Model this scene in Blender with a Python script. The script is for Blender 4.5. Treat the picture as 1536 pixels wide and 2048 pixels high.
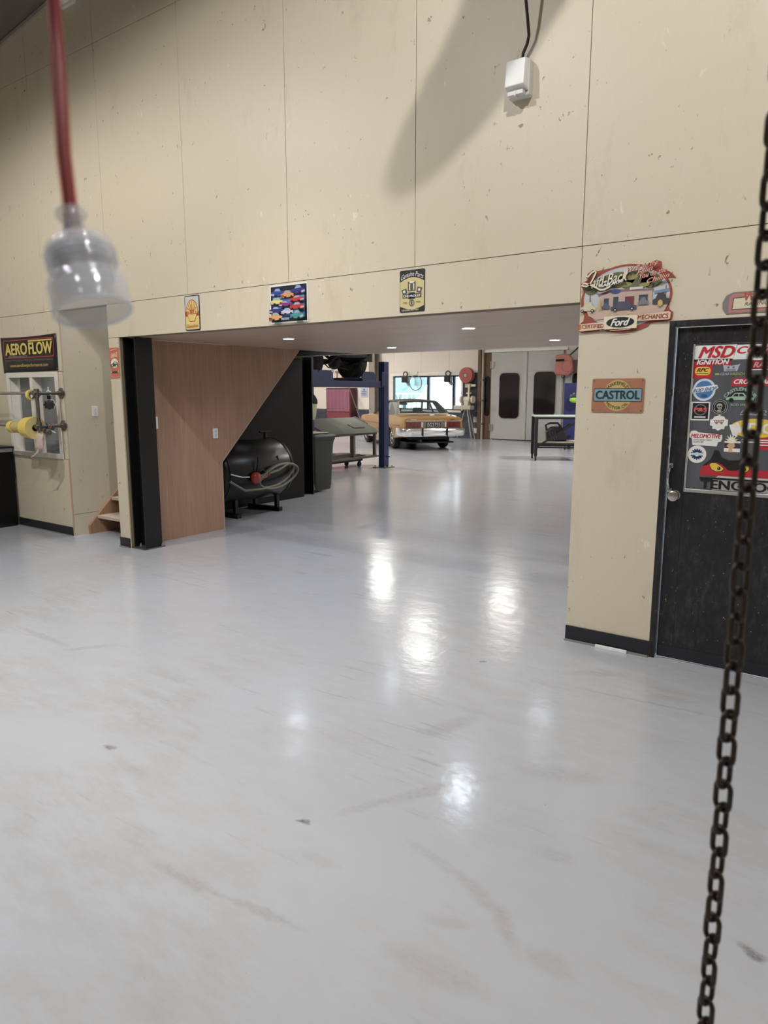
import bpy, bmesh, math, random
from mathutils import Vector, Matrix

for o in list(bpy.data.objects):
    bpy.data.objects.remove(o, do_unlink=True)
SC = bpy.context.scene
COL = SC.collection
R = math.radians
random.seed(7)

# ------------------------------------------------------------------ camera
cam_d = bpy.data.cameras.new('camera')
cam = bpy.data.objects.new('camera', cam_d)
COL.objects.link(cam)
SC.camera = cam
cam.location = (0, 0, 1.6)
cam.rotation_euler = (R(90 - 9.555), 0, R(35.9))
cam_d.sensor_fit = 'VERTICAL'
cam_d.sensor_height = 36.0
cam_d.sensor_width = 27.0
cam_d.lens = 1420.0 / 2048.0 * 36.0
cam_d.clip_start = 0.02
cam_d.dof.use_dof = True
cam_d.dof.focus_distance = 7.5
cam_d.dof.aperture_fstop = 7.0

# ------------------------------------------------------------------ world + exposure
SC.view_settings.view_transform = 'Standard'
SC.view_settings.look = 'None'
SC.view_settings.gamma = 1.0
SC.view_settings.use_curve_mapping = False
SC.view_settings.exposure = -0.14
SC.cycles.max_bounces = 7
SC.cycles.diffuse_bounces = 3
SC.cycles.glossy_bounces = 3
SC.cycles.transmission_bounces = 6
SC.cycles.caustics_reflective = False
SC.cycles.use_light_tree = False
W = bpy.data.worlds.new('sky')
SC.world = W
W.use_nodes = True
bg = W.node_tree.nodes['Background']
bg.inputs[0].default_value = (0.80, 0.90, 1.0, 1)
bg.inputs[1].default_value = 8.0

# lamps of the place, with added fill lamps among them: (x, y, z, watts, half cone, blend)
HIGH_BAYS_AND_FILLS = [(-0.4, 1.0, 5.85, 560, 82, 0.10), (-6.6, 1.1, 5.25, 400, 79, 0.40),
             (2.4, 0.4, 5.9, 200, 66, 0.35), (-4.0, -0.2, 5.62, 400, 84, 0.25),
             (0.6, -3.4, 5.9, 50, 60, 0.35), (-7.4, -3.4, 5.0, 60, 60, 0.35), (-4.0, 2.5, 5.4, 640, 42, 1.0)]
HB_COL = (1.0, 0.98, 0.945)
BATTENS_AND_FILLS = [(-13.0, 17.8, 4.25), (-8.7, 13.5, 4.25), (-8.3, 17.0, 4.25), (-13.2, 12.6, 4.25), (-17.4, 18.4, 4.25), (-4.6, 16.0, 4.25), (-5.2, 10.6, 4.25)]
BATTEN_AND_FILL_W = [85.0, 55.0, 65.0, 280.0, 330.0, 280.0, 110.0]
DOWNLIGHTS = [(-5.10, 5.40), (-5.06, 7.15), (-3.03, 5.40), (-2.97, 7.10)]
DOWN_W = 34.0

# ------------------------------------------------------------------ materials
def S(r, g, b):
    def c(v):
        v = v / 255.0
        return v / 12.92 if v <= 0.04045 else ((v + 0.055) / 1.055) ** 2.4
    return (c(r), c(g), c(b), 1.0)

MATS = {}
def mat(name, col, rough=0.5, metal=0.0, var=0.06, scale=6.0, bump=0.0, bscale=60.0, coat=0.0, spec=0.5, trans=0.0, emit=None, estr=0.0, stretch=None):
    if name in MATS:
        return MATS[name]
    m = bpy.data.materials.new(name)
    m.use_nodes = True
    nt = m.node_tree
    b = nt.nodes['Principled BSDF']
    b.inputs['Roughness'].default_value = rough
    b.inputs['Metallic'].default_value = metal
    b.inputs['Specular IOR Level'].default_value = spec
    b.inputs['Coat Weight'].default_value = coat
    b.inputs['Transmission Weight'].default_value = trans
    tc = nt.nodes.new('ShaderNodeTexCoord')
    src = tc.outputs['Object']
    if stretch:
        mp = nt.nodes.new('ShaderNodeMapping')
        mp.inputs['Scale'].default_value = stretch
        nt.links.new(src, mp.inputs['Vector'])
        src = mp.outputs['Vector']
    n = nt.nodes.new('ShaderNodeTexNoise')
    n.inputs['Scale'].default_value = scale
    n.inputs['Detail'].default_value = 5
    nt.links.new(src, n.inputs['Vector'])
    mx = nt.nodes.new('ShaderNodeMix')
    mx.data_type = 'RGBA'
    lo = tuple(max(0, v * (1 - var)) for v in col[:3]) + (1,)
    hi = tuple(min(1, v * (1 + var)) for v in col[:3]) + (1,)
    mx.inputs[6].default_value = lo
    mx.inputs[7].default_value = hi
    nt.links.new(n.outputs['Fac'], mx.inputs[0])
    nt.links.new(mx.outputs[2], b.inputs['Base Color'])
    if bump > 0:
        n2 = nt.nodes.new('ShaderNodeTexNoise')
        n2.inputs['Scale'].default_value = bscale
        nt.links.new(src, n2.inputs['Vector'])
        bp = nt.nodes.new('ShaderNodeBump')
        bp.inputs['Strength'].default_value = bump
        bp.inputs['Distance'].default_value = 0.01
        nt.links.new(n2.outputs['Fac'], bp.inputs['Height'])
        nt.links.new(bp.outputs['Normal'], b.inputs['Normal'])
    if emit:
        b.inputs['Emission Color'].default_value = emit
        b.inputs['Emission Strength'].default_value = estr
    MATS[name] = m
    return m

def ink(name, r, g, b, rough=0.45):
    m_ = 0.3 * r + 0.55 * g + 0.15 * b
    r, g, b = (0.96 * (v + (m_ - v) * 0.16) for v in (r, g, b))      # sun-faded print
    return mat('print_' + name, S(r, g, b), rough, var=0.10, scale=40)

def glass_thin(name, tint=(1, 1, 1, 1), refl=0.10, rough=0.02, haze=0.0, haze_col=(0.5, 0.5, 0.5, 1)):
    m = bpy.data.materials.new(name)
    m.use_nodes = True
    nt = m.node_tree
    nt.nodes.remove(nt.nodes['Principled BSDF'])
    out = nt.nodes['Material Output']
    t = nt.nodes.new('ShaderNodeBsdfTransparent')
    t.inputs[0].default_value = tint
    g = nt.nodes.new('ShaderNodeBsdfGlossy')
    g.inputs['Roughness'].default_value = rough
    mx = nt.nodes.new('ShaderNodeMixShader')
    mx.inputs[0].default_value = refl
    nt.links.new(t.outputs[0], mx.inputs[1])
    nt.links.new(g.outputs[0], mx.inputs[2])
    last = mx
    if haze > 0:
        d = nt.nodes.new('ShaderNodeBsdfDiffuse')
        d.inputs[0].default_value = haze_col
        m2 = nt.nodes.new('ShaderNodeMixShader')
        m2.inputs[0].default_value = haze
        nt.links.new(mx.outputs[0], m2.inputs[1])
        nt.links.new(d.outputs[0], m2.inputs[2])
        last = m2
    nt.links.new(last.outputs[0], out.inputs['Surface'])
    MATS[name] = m
    return m

class NT:
    """small node helper"""
    def __init__(s, name):
        s.m = bpy.data.materials.new(name)
        s.m.use_nodes = True
        s.t = s.m.node_tree
        s.b = s.t.nodes['Principled BSDF']
        s.pos = s.n('ShaderNodeNewGeometry').outputs['Position']
        MATS[name] = s.m
    def n(s, t):
        return s.t.nodes.new(t)
    def l(s, a, b):
        s.t.links.new(a, b)
    def mapping(s, sc=(1, 1, 1), rot=(0, 0, 0), loc=(0, 0, 0)):
        m = s.n('ShaderNodeMapping')
        m.inputs['Scale'].default_value = sc
        m.inputs['Rotation'].default_value = rot
        m.inputs['Location'].default_value = loc
        s.l(s.pos, m.inputs['Vector'])
        return m.outputs['Vector']
    def noise(s, vec, scale, detail=4, rough=0.55, dist=0.0):
        n = s.n('ShaderNodeTexNoise')
        n.inputs['Scale'].default_value = scale
        n.inputs['Detail'].default_value = detail
        n.inputs['Roughness'].default_value = rough
        n.inputs['Distortion'].default_value = dist
        s.l(vec, n.inputs['Vector'])
        return n.outputs['Fac']
    def ramp(s, fac, a, b, inv=False):
        r = s.n('ShaderNodeMapRange')
        r.inputs['From Min'].default_value = a
        r.inputs['From Max'].default_value = b
        r.inputs['To Min'].default_value = 1.0 if inv else 0.0
        r.inputs['To Max'].default_value = 0.0 if inv else 1.0
        s.l(fac, r.inputs['Value'])
        return r.outputs[0]
    def math(s, op, a, b=None):
        m = s.n('ShaderNodeMath')
        m.operation = op
        for i, v in enumerate((a, b)):
            if v is None:
                continue
            if isinstance(v, (int, float)):
                m.inputs[i].default_value = v
            else:
                s.l(v, m.inputs[i])
        return m.outputs[0]
    def vmath(s, op, a, b):
        m = s.n('ShaderNodeVectorMath')
        m.operation = op
        s.l(a, m.inputs[0])
        if isinstance(b, tuple):
            m.inputs[1].default_value = b
        else:
            s.l(b, m.inputs[1])
        return m
    def mix(s, fac, a, b):
        m = s.n('ShaderNodeMix')
        m.data_type = 'RGBA'
        if isinstance(fac, (int, float)):
            m.inputs[0].default_value = fac
        else:
            s.l(fac, m.inputs[0])
        for i, v in ((6, a), (7, b)):
            if isinstance(v, tuple):
                m.inputs[i].default_value = v
            else:
                s.l(v, m.inputs[i])
        return m.outputs[2]
    def bump(s, h, strength, dist=0.01):
        b = s.n('ShaderNodeBump')
        b.inputs['Strength'].default_value = strength
        b.inputs['Distance'].default_value = dist
        s.l(h, b.inputs['Height'])
        s.l(b.outputs['Normal'], s.b.inputs['Normal'])

def make_floor():
    k = NT('painted_floor')
    base = k.mix(k.noise(k.mapping(), 0.35, 3), S(168, 171, 179), S(180, 183, 190))
    # worn brownish traffic film
    film = k.math('MULTIPLY', k.ramp(k.noise(k.mapping(), 0.8, 6, 0.6, 0.6), 0.40, 0.66), k.ramp(k.noise(k.mapping((1.0, 3.0, 1), (0, 0, R(28))), 3.2, 8, 0.7), 0.38, 0.70))
    c = k.mix(k.math('MULTIPLY', film, 0.62), base, S(156, 150, 140))
    # scuffs: stretched streaks in two directions
    for rot, sc, th, amt, col in ((R(52), (0.7, 7.0, 1), 0.62, 0.55, S(142, 134, 122)), (R(-35), (0.8, 9.0, 1), 0.63, 0.50, S(138, 132, 124))):
        st = k.math('MULTIPLY', k.ramp(k.noise(k.mapping(sc, (0, 0, rot)), 1.7, 7, 0.72), th - 0.06, th + 0.06), k.ramp(k.noise(k.mapping((1, 1, 1), (0, 0, 0), (3.7 * rot, 1, 0)), 0.9, 3), 0.5, 0.62))
        c = k.mix(k.math('MULTIPLY', st, amt), c, col)
    # fine dark specks
    sp = k.math('MULTIPLY', k.ramp(k.noise(k.mapping(), 34, 3, 0.6), 0.73, 0.76), k.ramp(k.noise(k.mapping(), 1.6, 3), 0.50, 0.60))
    c = k.mix(k.math('MULTIPLY', sp, 0.55), c, S(92, 86, 80))
    # single marks that the floor shows: (x, y, long, short, angle, strength, colour)
    BR, GR, DKM = S(140, 128, 114), S(128, 122, 116), S(64, 61, 58)
    marks = [(-1.686, 1.805, 0.030, 0.014, 20, 0.95, DKM), (-2.789, 1.717, 0.040, 0.014, 6, 0.9, S(88, 84, 80)), (-0.201, 2.098, 0.036, 0.022, -20, 0.95, DKM),
             (-1.907, 3.648, 0.020, 0.014, 36, 1.0, S(44, 42, 40)), (-1.383, 2.305, 0.26, 0.040, 59, 0.75, BR), (-1.557, 2.026, 0.12, 0.03, 65, 0.6, BR),
             (-1.638, 2.806, 0.17, 0.06, 72, 0.65, GR), (-1.147, 1.910, 0.15, 0.022, -14, 0.45, BR), (-0.945, 1.843, 0.12, 0.030, -25, 0.65, BR),
             (-0.823, 1.763, 0.08, 0.030, -47, 0.65, BR), (-1.781, 1.339, 0.16, 0.022, 6, 0.7, GR), (-1.472, 1.379, 0.17, 0.020, 8, 0.7, GR),
             (-0.952, 3.641, 0.40, 0.014, 6, 0.7, GR), (-3.730, 4.134, 0.10, 0.008, 13, 0.7, GR), (-4.504, 2.331, 0.30, 0.030, -1, 0.7, BR), (-4.043, 2.397, 0.16, 0.030, 54, 0.7, BR),
             (-1.489, 1.676, 0.08, 0.03, 0, 0.5, BR), (-1.013, 2.705, 0.18, 0.07, 20, 0.5, GR), (-0.838, 2.180, 0.08, 0.04, 5, 0.5, GR),
             (-0.977, 1.681, 0.08, 0.03, 25, 0.5, BR), (-0.922, 1.500, 0.15, 0.05, 4, 0.45, BR), (-0.662, 1.719, 0.08, 0.04, -8, 0.45, GR), (-1.304, 3.851, 0.17, 0.04, 29, 0.6, BR), (-0.842, 3.768, 0.12, 0.03, 11, 0.6, BR)]
    wob = k.n('ShaderNodeTexNoise')
    wob.inputs['Scale'].default_value = 22
    wob.inputs['Detail'].default_value = 4
    k.l(k.pos, wob.inputs['Vector'])
    wv = k.vmath('SUBTRACT', wob.outputs['Color'], (0.5, 0.5, 0.5)).outputs[0]
    sc_ = k.vmath('MULTIPLY', wv, (0.05, 0.05, 0.0)).outputs[0]
    pw = k.vmath('ADD', k.pos, sc_).outputs[0]
    grain = k.ramp(k.noise(k.mapping((1.0, 2.2, 1), (0, 0, R(30))), 26, 7, 0.8), 0.25, 0.72)
    for x, y, a, b, ang, stg, col in marks:
        m1 = k.vmath('SUBTRACT', pw, (x, y, 0.0)).outputs[0]
        mp = k.n('ShaderNodeMapping')
        mp.vector_type = 'TEXTURE'
        mp.inputs['Rotation'].default_value = (0, 0, R(ang))
        mp.inputs['Scale'].default_value = (a, b, 1.0)
        k.l(m1, mp.inputs['Vector'])
        ln = k.n('ShaderNodeVectorMath')
        ln.operation = 'LENGTH'
        k.l(mp.outputs[0], ln.inputs[0])
        mask = k.ramp(ln.outputs['Value'], 0.55, 1.25, True)
        c = k.mix(k.math('MULTIPLY', k.math('MULTIPLY', mask, stg if stg > 0.8 else stg * 0.62), grain), c, col)
    k.l(c, k.b.inputs['Base Color'])
    rg = k.math('ADD', k.math('MULTIPLY', k.noise(k.mapping(), 2.5, 5), 0.08), 0.125)
    rg = k.math('ADD', rg, k.math('MULTIPLY', film, 0.10))
    k.l(rg, k.b.inputs['Roughness'])
    k.b.inputs['Specular IOR Level'].default_value = 0.42
    h = k.math('ADD', k.noise(k.mapping(), 7.0, 3), k.math('MULTIPLY', k.noise(k.mapping(), 38.0, 3), 0.16))
    k.bump(h, 0.20, 0.010)
    return k.m

def make_wall_paint(name, lo, hi, dirt=1.0):
    k = NT(name)
    c = k.mix(k.noise(k.mapping(), 0.6, 4), lo, hi)
    # vertical drag of the plywood grain under the paint
    gr = k.noise(k.mapping((22, 22, 1.3)), 6.0, 4, 0.7)
    c = k.mix(k.math('MULTIPLY', k.ramp(gr, 0.5, 0.8), 0.10), c, S(172, 158, 128))
    # dark knocks and pale chips
    kn = k.math('MULTIPLY', k.ramp(k.noise(k.mapping((1, 1, 0.6)), 21, 4, 0.65, 0.5), 0.665, 0.69), k.ramp(k.noise(k.mapping((1, 1, 1), (0, 0, 0), (5, 2, 1)), 2.0, 3), 0.43, 0.52))
    c = k.mix(k.math('MULTIPLY', kn, 0.75 * dirt), c, S(92, 84, 66))
    ch = k.math('MULTIPLY', k.ramp(k.noise(k.mapping((1, 1, 0.45), (0, 0, 0), (2, 9, 4)), 17, 4, 0.6, 0.4), 0.685, 0.70), k.ramp(k.noise(k.mapping((1, 1, 1), (0, 0, 0), (8, 3, 6)), 1.7, 2), 0.52, 0.60))
    c = k.mix(k.math('MULTIPLY', ch, 0.7 * dirt), c, S(226, 220, 204))
    sm = k.math('MULTIPLY', k.ramp(k.noise(k.mapping((1.5, 1.5, 0.5)), 3.0, 6, 0.7), 0.58, 0.75), 0.25 * dirt)
    c = k.mix(sm, c, S(160, 148, 120))
    k.l(c, k.b.inputs['Base Color'])
    k.b.inputs['Roughness'].default_value = 0.42
    k.bump(k.math('ADD', gr, k.noise(k.mapping(), 90, 2)), 0.10, 0.004)
    return k.m

def make_ply(name, c1, c2, axis='Z', rough=0.45):
    k = NT(name)
    sc = (26, 26, 0.9) if axis == 'Z' else (0.8, 24, 24)
    g = k.noise(k.mapping(sc), 2.0, 8, 0.65, 0.3)
    big = k.noise(k.mapping((2.0, 2.0, 0.25) if axis == 'Z' else (0.25, 1.6, 1)), 1.3, 4, 0.5, 0.8)
    c = k.mix(k.ramp(g, 0.3, 0.72), c1, c2)
    c = k.mix(k.math('MULTIPLY', k.ramp(big, 0.4, 0.7), 0.35), c, tuple(v * 0.80 for v in c1[:3]) + (1,))
    k.l(c, k.b.inputs['Base Color'])
    k.b.inputs['Roughness'].default_value = rough
    k.bump(g, 0.06, 0.003)
    return k.m

def make_black_door():
    k = NT('black_door_paint')
    c = k.mix(k.noise(k.mapping(), 2.2, 5), S(17, 16, 19), S(33, 32, 36))
    dust = k.math('MULTIPLY', k.ramp(k.noise(k.mapping((3, 3, 1)), 14, 8, 0.75), 0.46, 0.70), k.ramp(k.noise(k.mapping(), 2.6, 3), 0.36, 0.58))
    c = k.mix(k.math('MULTIPLY', dust, 0.42), c, S(92, 90, 92))
    sp = k.ramp(k.noise(k.mapping(), 70, 2, 0.5), 0.735, 0.75)
    c = k.mix(k.math('MULTIPLY', sp, 0.7), c, S(170, 168, 160))
    k.l(c, k.b.inputs['Base Color'])
    k.b.inputs['Roughness'].default_value = 0.38
    k.bump(k.noise(k.mapping((2, 2, 0.6)), 12, 6), 0.25, 0.006)
    return k.m

M_FLOOR = make_floor()
M_WALL = make_wall_paint('cream_wall_paint', S(204, 193, 171), S(212, 202, 181))
M_WALL2 = make_wall_paint('far_wall_paint', S(214, 205, 196), S(226, 218, 208), 0.5)
M_PLY = make_ply('pale_plywood', S(154, 119, 98), S(180, 145, 122), 'Z')
M_PLYC = make_ply('ceiling_plywood', S(180, 154, 136), S(206, 180, 162), 'X', 0.40)
M_DOOR = make_black_door()
M_DARKGAP = mat('seam_backing_timber', S(128, 116, 92), 0.9)  # backing timber that shows through the panel seams
M_BLACK = mat('black_paint', S(7, 7, 9), 0.5, var=0.2, scale=3, spec=0.25)
M_BLACKM = mat('black_steel', S(12, 12, 14), 0.42, 0.0, var=0.25, scale=5, bump=0.05)
M_SKIRT = mat('black_vinyl_skirting', S(30, 32, 38), 0.5, var=0.2, scale=10)
M_ROOF = mat('dim_roof_lining', S(112, 104, 98), 0.8)
M_GREYTRIM = mat('grey_trim_paint', S(160, 152, 138), 0.5)
M_WHITE = mat('white_plastic', S(232, 232, 232), 0.35)
M_WHITEP = mat('white_gloss_paint', S(226, 222, 212), 0.40, var=0.08, scale=12)
M_CONC = mat('concrete_edge', S(130, 128, 124), 0.8, scale=20, var=0.2)
M_CHROME = mat('chrome', S(225, 228, 232), 0.12, 1.0, var=0.03)
M_STEEL = mat('worn_steel', S(120, 116, 110), 0.42, 0.85, var=0.25, scale=18)
M_GALV = mat('galvanised_steel', S(165, 165, 163), 0.45, 0.7, var=0.2, scale=14)
M_RUBBER = mat('black_rubber', S(26, 25, 25), 0.75, var=0.25, scale=14, bump=0.1)
M_BLUE = mat('blue_hoist_paint', S(26, 38, 78), 0.42, var=0.22, scale=8)
M_RED = mat('red_enamel', S(186, 62, 52), 0.35, var=0.12, scale=8)
M_PINE = make_ply('raw_pine', S(150, 114, 86), S(178, 142, 112), 'Z', 0.6)
M_TREAD = mat('worn_tread_timber', S(196, 178, 160), 0.65, var=0.12, scale=9, stretch=(1, 8, 1))
# ------------------------------------------------------------------ mesh helpers
class MB:
    def __init__(s):
        s.v = []
        s.f = []
    def add(s, vs, fs):
        o = len(s.v)
        s.v += [tuple(v) for v in vs]
        s.f += [tuple(i + o for i in f) for f in fs]
        return s
    def box(s, x0, x1, y0, y1, z0, z1):
        return s.add([(x0, y0, z0), (x1, y0, z0), (x1, y1, z0), (x0, y1, z0), (x0, y0, z1), (x1, y0, z1), (x1, y1, z1), (x0, y1, z1)],
                     [(0, 3, 2, 1), (4, 5, 6, 7), (0, 1, 5, 4), (1, 2, 6, 5), (2, 3, 7, 6), (3, 0, 4, 7)])
    def bar(s, p, q, w, h, up=(0, 0, 1)):
        p, q = Vector(p), Vector(q)
        d = (q - p).normalized()
        u = Vector(up)
        if abs(d.dot(u)) > 0.98:
            u = Vector((0, 1, 0))
        a = d.cross(u).normalized()
        b = a.cross(d).normalized()
        vs = []
        for c in (p, q):
            for i, j in ((-1, -1), (1, -1), (1, 1), (-1, 1)):
                vs.append(c + a * i * w / 2 + b * j * h / 2)
        return s.add(vs, [(0, 3, 2, 1), (4, 5, 6, 7), (0, 1, 5, 4), (1, 2, 6, 5), (2, 3, 7, 6), (3, 0, 4, 7)])
    def ring_loft(s, rings, closed_u=True, cap=True, closed_v=False):
        n = len(rings[0])
        vs = [p for r in rings for p in r]
        fs = []
        m = len(rings)
        for i in range(m if closed_v else m - 1):
            i2 = (i + 1) % m
            for j in range(n if closed_u else n - 1):
                j2 = (j + 1) % n
                fs.append((i * n + j, i * n + j2, i2 * n + j2, i2 * n + j))
        if cap and not closed_v:
            fs.append(tuple(range(n - 1, -1, -1)))
            fs.append(tuple((m - 1) * n + j for j in range(n)))
        return s.add(vs, fs)
    def cyl(s, p, q, r0, r1=None, n=16, cap=True):
        r1 = r0 if r1 is None else r1
        p, q = Vector(p), Vector(q)
        d = (q - p).normalized()
        u = Vector((0, 0, 1)) if abs(d.z) < 0.95 else Vector((1, 0, 0))
        a = d.cross(u).normalized()
        b = d.cross(a)
        rings = [[c + (a * math.cos(2 * math.pi * k / n) + b * math.sin(2 * math.pi * k / n)) * r for k in range(n)] for c, r in ((p, r0), (q, r1))]
        return s.ring_loft(rings, cap=cap)
    def lathe(s, p, d, prof, n=24, cap=True):
        """prof: (radius, distance along d) from p"""
        p, d = Vector(p), Vector(d).normalized()
        u = Vector((0, 0, 1)) if abs(d.z) < 0.95 else Vector((1, 0, 0))
        a = d.cross(u).normalized()
        b = d.cross(a)
        rings = [[p + d * t + (a * math.cos(2 * math.pi * k / n) + b * math.sin(2 * math.pi * k / n)) * max(r, 1e-4) for k in range(n)] for r, t in prof]
        return s.ring_loft(rings, cap=cap)
    def tube(s, pts, r, n=8, closed=False):
        pts = [Vector(p) for p in pts]
        m = len(pts)
        rings = []
        prev = None
        for i in range(m):
            if closed:
                d = (pts[(i + 1) % m] - pts[i - 1]).normalized()
            else:
                d = (pts[min(i + 1, m - 1)] - pts[max(i - 1, 0)]).normalized()
            if prev is None:
                u = Vector((0, 0, 1)) if abs(d.z) < 0.9 else Vector((1, 0, 0))
                a = d.cross(u).normalized()
            else:
                a = (prev - d * prev.dot(d)).normalized()
            prev = a
            b = d.cross(a)
            rr = r[i] if isinstance(r, (list, tuple)) else r
            rings.append([pts[i] + (a * math.cos(2 * math.pi * k / n) + b * math.sin(2 * math.pi * k / n)) * rr for k in range(n)])
        return s.ring_loft(rings, closed_v=closed)
    def torus(s, c, d, R_, r, n=28, k=8):
        c, d = Vector(c), Vector(d).normalized()
        u = Vector((0, 0, 1)) if abs(d.z) < 0.95 else Vector((1, 0, 0))
        a = d.cross(u).normalized()
        b = d.cross(a)
        return s.tube([c + (a * math.cos(2 * math.pi * i / n) + b * math.sin(2 * math.pi * i / n)) * R_ for i in range(n)], r, k, True)
    def prism(s, poly, plane, t0, t1):
        """poly of 2-D points; plane 'xz','xy','yz'; t along the third axis"""
        def P(p, t):
            return {'xz': (p[0], t, p[1]), 'xy': (p[0], p[1], t), 'yz': (t, p[0], p[1])}[plane]
        n = len(poly)
        vs = [P(p, t0) for p in poly] + [P(p, t1) for p in poly]
        fs = [tuple(range(n - 1, -1, -1)), tuple(range(n, 2 * n))] + [(i, (i + 1) % n, n + (i + 1) % n, n + i) for i in range(n)]
        return s.add(vs, fs)
    def hexa(s, quad_a, quad_b):
        return s.add(list(quad_a) + list(quad_b), [(0, 3, 2, 1), (4, 5, 6, 7), (0, 1, 5, 4), (1, 2, 6, 5), (2, 3, 7, 6), (3, 0, 4, 7)])
    def sphere(s, c, r, n=16, m=10, sc=(1, 1, 1)):
        rings = []
        for i in range(m + 1):
            t = math.pi * i / m
            rr = max(math.sin(t), 1e-3)
            rings.append([(c[0] + r * sc[0] * rr * math.cos(2 * math.pi * k / n), c[1] + r * sc[1] * rr * math.sin(2 * math.pi * k / n), c[2] - r * sc[2] * math.cos(t)) for k in range(n)])
        return s.ring_loft(rings)
    def mesh(s, name, smooth=None):
        me = bpy.data.meshes.new(name)
        me.from_pydata(s.v, [], s.f)
        bm = bmesh.new()
        bm.from_mesh(me)
        bmesh.ops.recalc_face_normals(bm, faces=bm.faces)
        bm.to_mesh(me)
        bm.free()
        if smooth:
            for p in me.polygons:
                p.use_smooth = True
            me.set_sharp_from_angle(angle=R(smooth))
        return me
    def build(s, name, m, parent=None, smooth=None, bevel=0, seg=2):
        o = bpy.data.objects.new(name, s.mesh(name, smooth))
        o.data.materials.append(m)
        COL.objects.link(o)
        if parent:
            o.parent = parent
        if bevel:
            b = o.modifiers.new('bevel', 'BEVEL')
            b.width = bevel
            b.segments = seg
            b.limit_method = 'ANGLE'
            b.angle_limit = R(35)
        return o

def tag(o, label=None, cat=None, group=None, kind=None):
    if label:
        o['label'] = label
    if cat:
        o['category'] = cat
    if group:
        o['group'] = group
    if kind:
        o['kind'] = kind
    return o

def thing(name, label, cat, loc=(0, 0, 0), rz=0.0, group=None):
    o = bpy.data.objects.new(name, None)
    o.empty_display_size = 0.1
    COL.objects.link(o)
    o.location = loc
    o.rotation_euler = (0, 0, rz)
    return tag(o, label, cat, group)

def copy_tree(o, parent=None):
    c = o.copy()
    COL.objects.link(c)
    c.parent = parent
    for ch in list(o.children):
        copy_tree(ch, c)
    return c

def struct(o):
    o['kind'] = 'structure'
    return o

# ---- flat print helpers (local x right, z up, the face looks along -y)
def ell(cx, cz, rx, rz, n=36, a0=0.0, a1=360.0):
    full = abs(a1 - a0) >= 359.9
    k = n if full else n + 1
    return [(cx + rx * math.cos(R(a0 + (a1 - a0) * i / n)), cz + rz * math.sin(R(a0 + (a1 - a0) * i / n))) for i in range(k)]

def rrect(x0, x1, z0, z1, r, n=5):
    p = []
    for cx, cz, a in ((x1 - r, z1 - r, 0), (x0 + r, z1 - r, 90), (x0 + r, z0 + r, 180), (x1 - r, z0 + r, 270)):
        for i in range(n + 1):
            t = R(a + 90 * i / n)
            p.append((cx + r * math.cos(t), cz + r * math.sin(t)))
    return p

def rect(x0, x1, z0, z1):
    return [(x0, z0), (x1, z0), (x1, z1), (x0, z1)]

class Art:
    """polygons printed on a sign face, one mesh per colour"""
    def __init__(s, root, depth, step=0.0007):
        s.root, s.d, s.step = root, depth, step
        s.layer = 0
    def y(s, layer=None):
        if layer is None:
            s.layer += 1
            layer = s.layer
        return -(s.d + s.step * layer)
    def polys(s, name, ps, m, layer=None):
        y = s.y(layer)
        b = MB()
        for p in ps:
            b.add([(q[0], y, q[1]) for q in p], [tuple(range(len(p)))])
        return b.build(name, m, s.root)
    def each(s, name, ps, m):
        s.layer += 1
        for p in ps:
            s.polys(name, [p], m, s.layer)
    def ring(s, name, outer, inner, m):
        y = s.y()
        n = len(outer)
        b = MB()
        b.add([(q[0], y, q[1]) for q in outer] + [(q[0], y, q[1]) for q in inner], [(i, (i + 1) % n, n + (i + 1) % n, n + i) for i in range(n)])
        return b.build(name, m, s.root)
    def ribbon(s, name, lines, m, layer=None):
        """lines: list of (points, width or widths)"""
        y = s.y(layer)
        b = MB()
        for pts, w in lines:
            n = len(pts)
            L, Rr = [], []
            for i in range(n):
                d = Vector((pts[min(i + 1, n - 1)][0] - pts[max(i - 1, 0)][0], pts[min(i + 1, n - 1)][1] - pts[max(i - 1, 0)][1]))
                d.normalize()
                ww = (w[i] if isinstance(w, (list, tuple)) else w) / 2
                L.append((pts[i][0] - d.y * ww, y, pts[i][1] + d.x * ww))
                Rr.append((pts[i][0] + d.y * ww, y, pts[i][1] - d.x * ww))
            b.add(L + Rr, [(i, i + 1, n + i + 1, n + i) for i in range(n - 1)])
        return b.build(name, m, s.root)
    def text(s, body, m, x0, x1, z0, z1, shear=0.0, bold=0.0, warp=None, name='lettering', layer=None):
        y = s.y(layer)
        vs, fs = text_geo(body, shear, bold)
        xs = [v[0] for v in vs]
        zs = [v[1] for v in vs]
        ax, bx, az, bz = min(xs), max(xs), min(zs), max(zs)
        out = []
        for vx, vz, li in vs:
            u, w = (vx - ax) / (bx - ax), (vz - az) / (bz - az)
            if warp:
                px, pz = warp(u, w)
            else:
                px, pz = x0 + u * (x1 - x0), z0 + w * (z1 - z0)
            out.append((px, y - 0.00007 * li, pz))
        b = MB()
        b.add(out, fs)
        o = bpy.data.objects.new(name, None)
        bpy.data.objects.remove(o)
        me = bpy.data.meshes.new(name)
        me.from_pydata(b.v, [], b.f)
        o = bpy.data.objects.new(name, me)
        me.materials.append(m)
        COL.objects.link(o)
        o.parent = s.root
        return o

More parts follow.
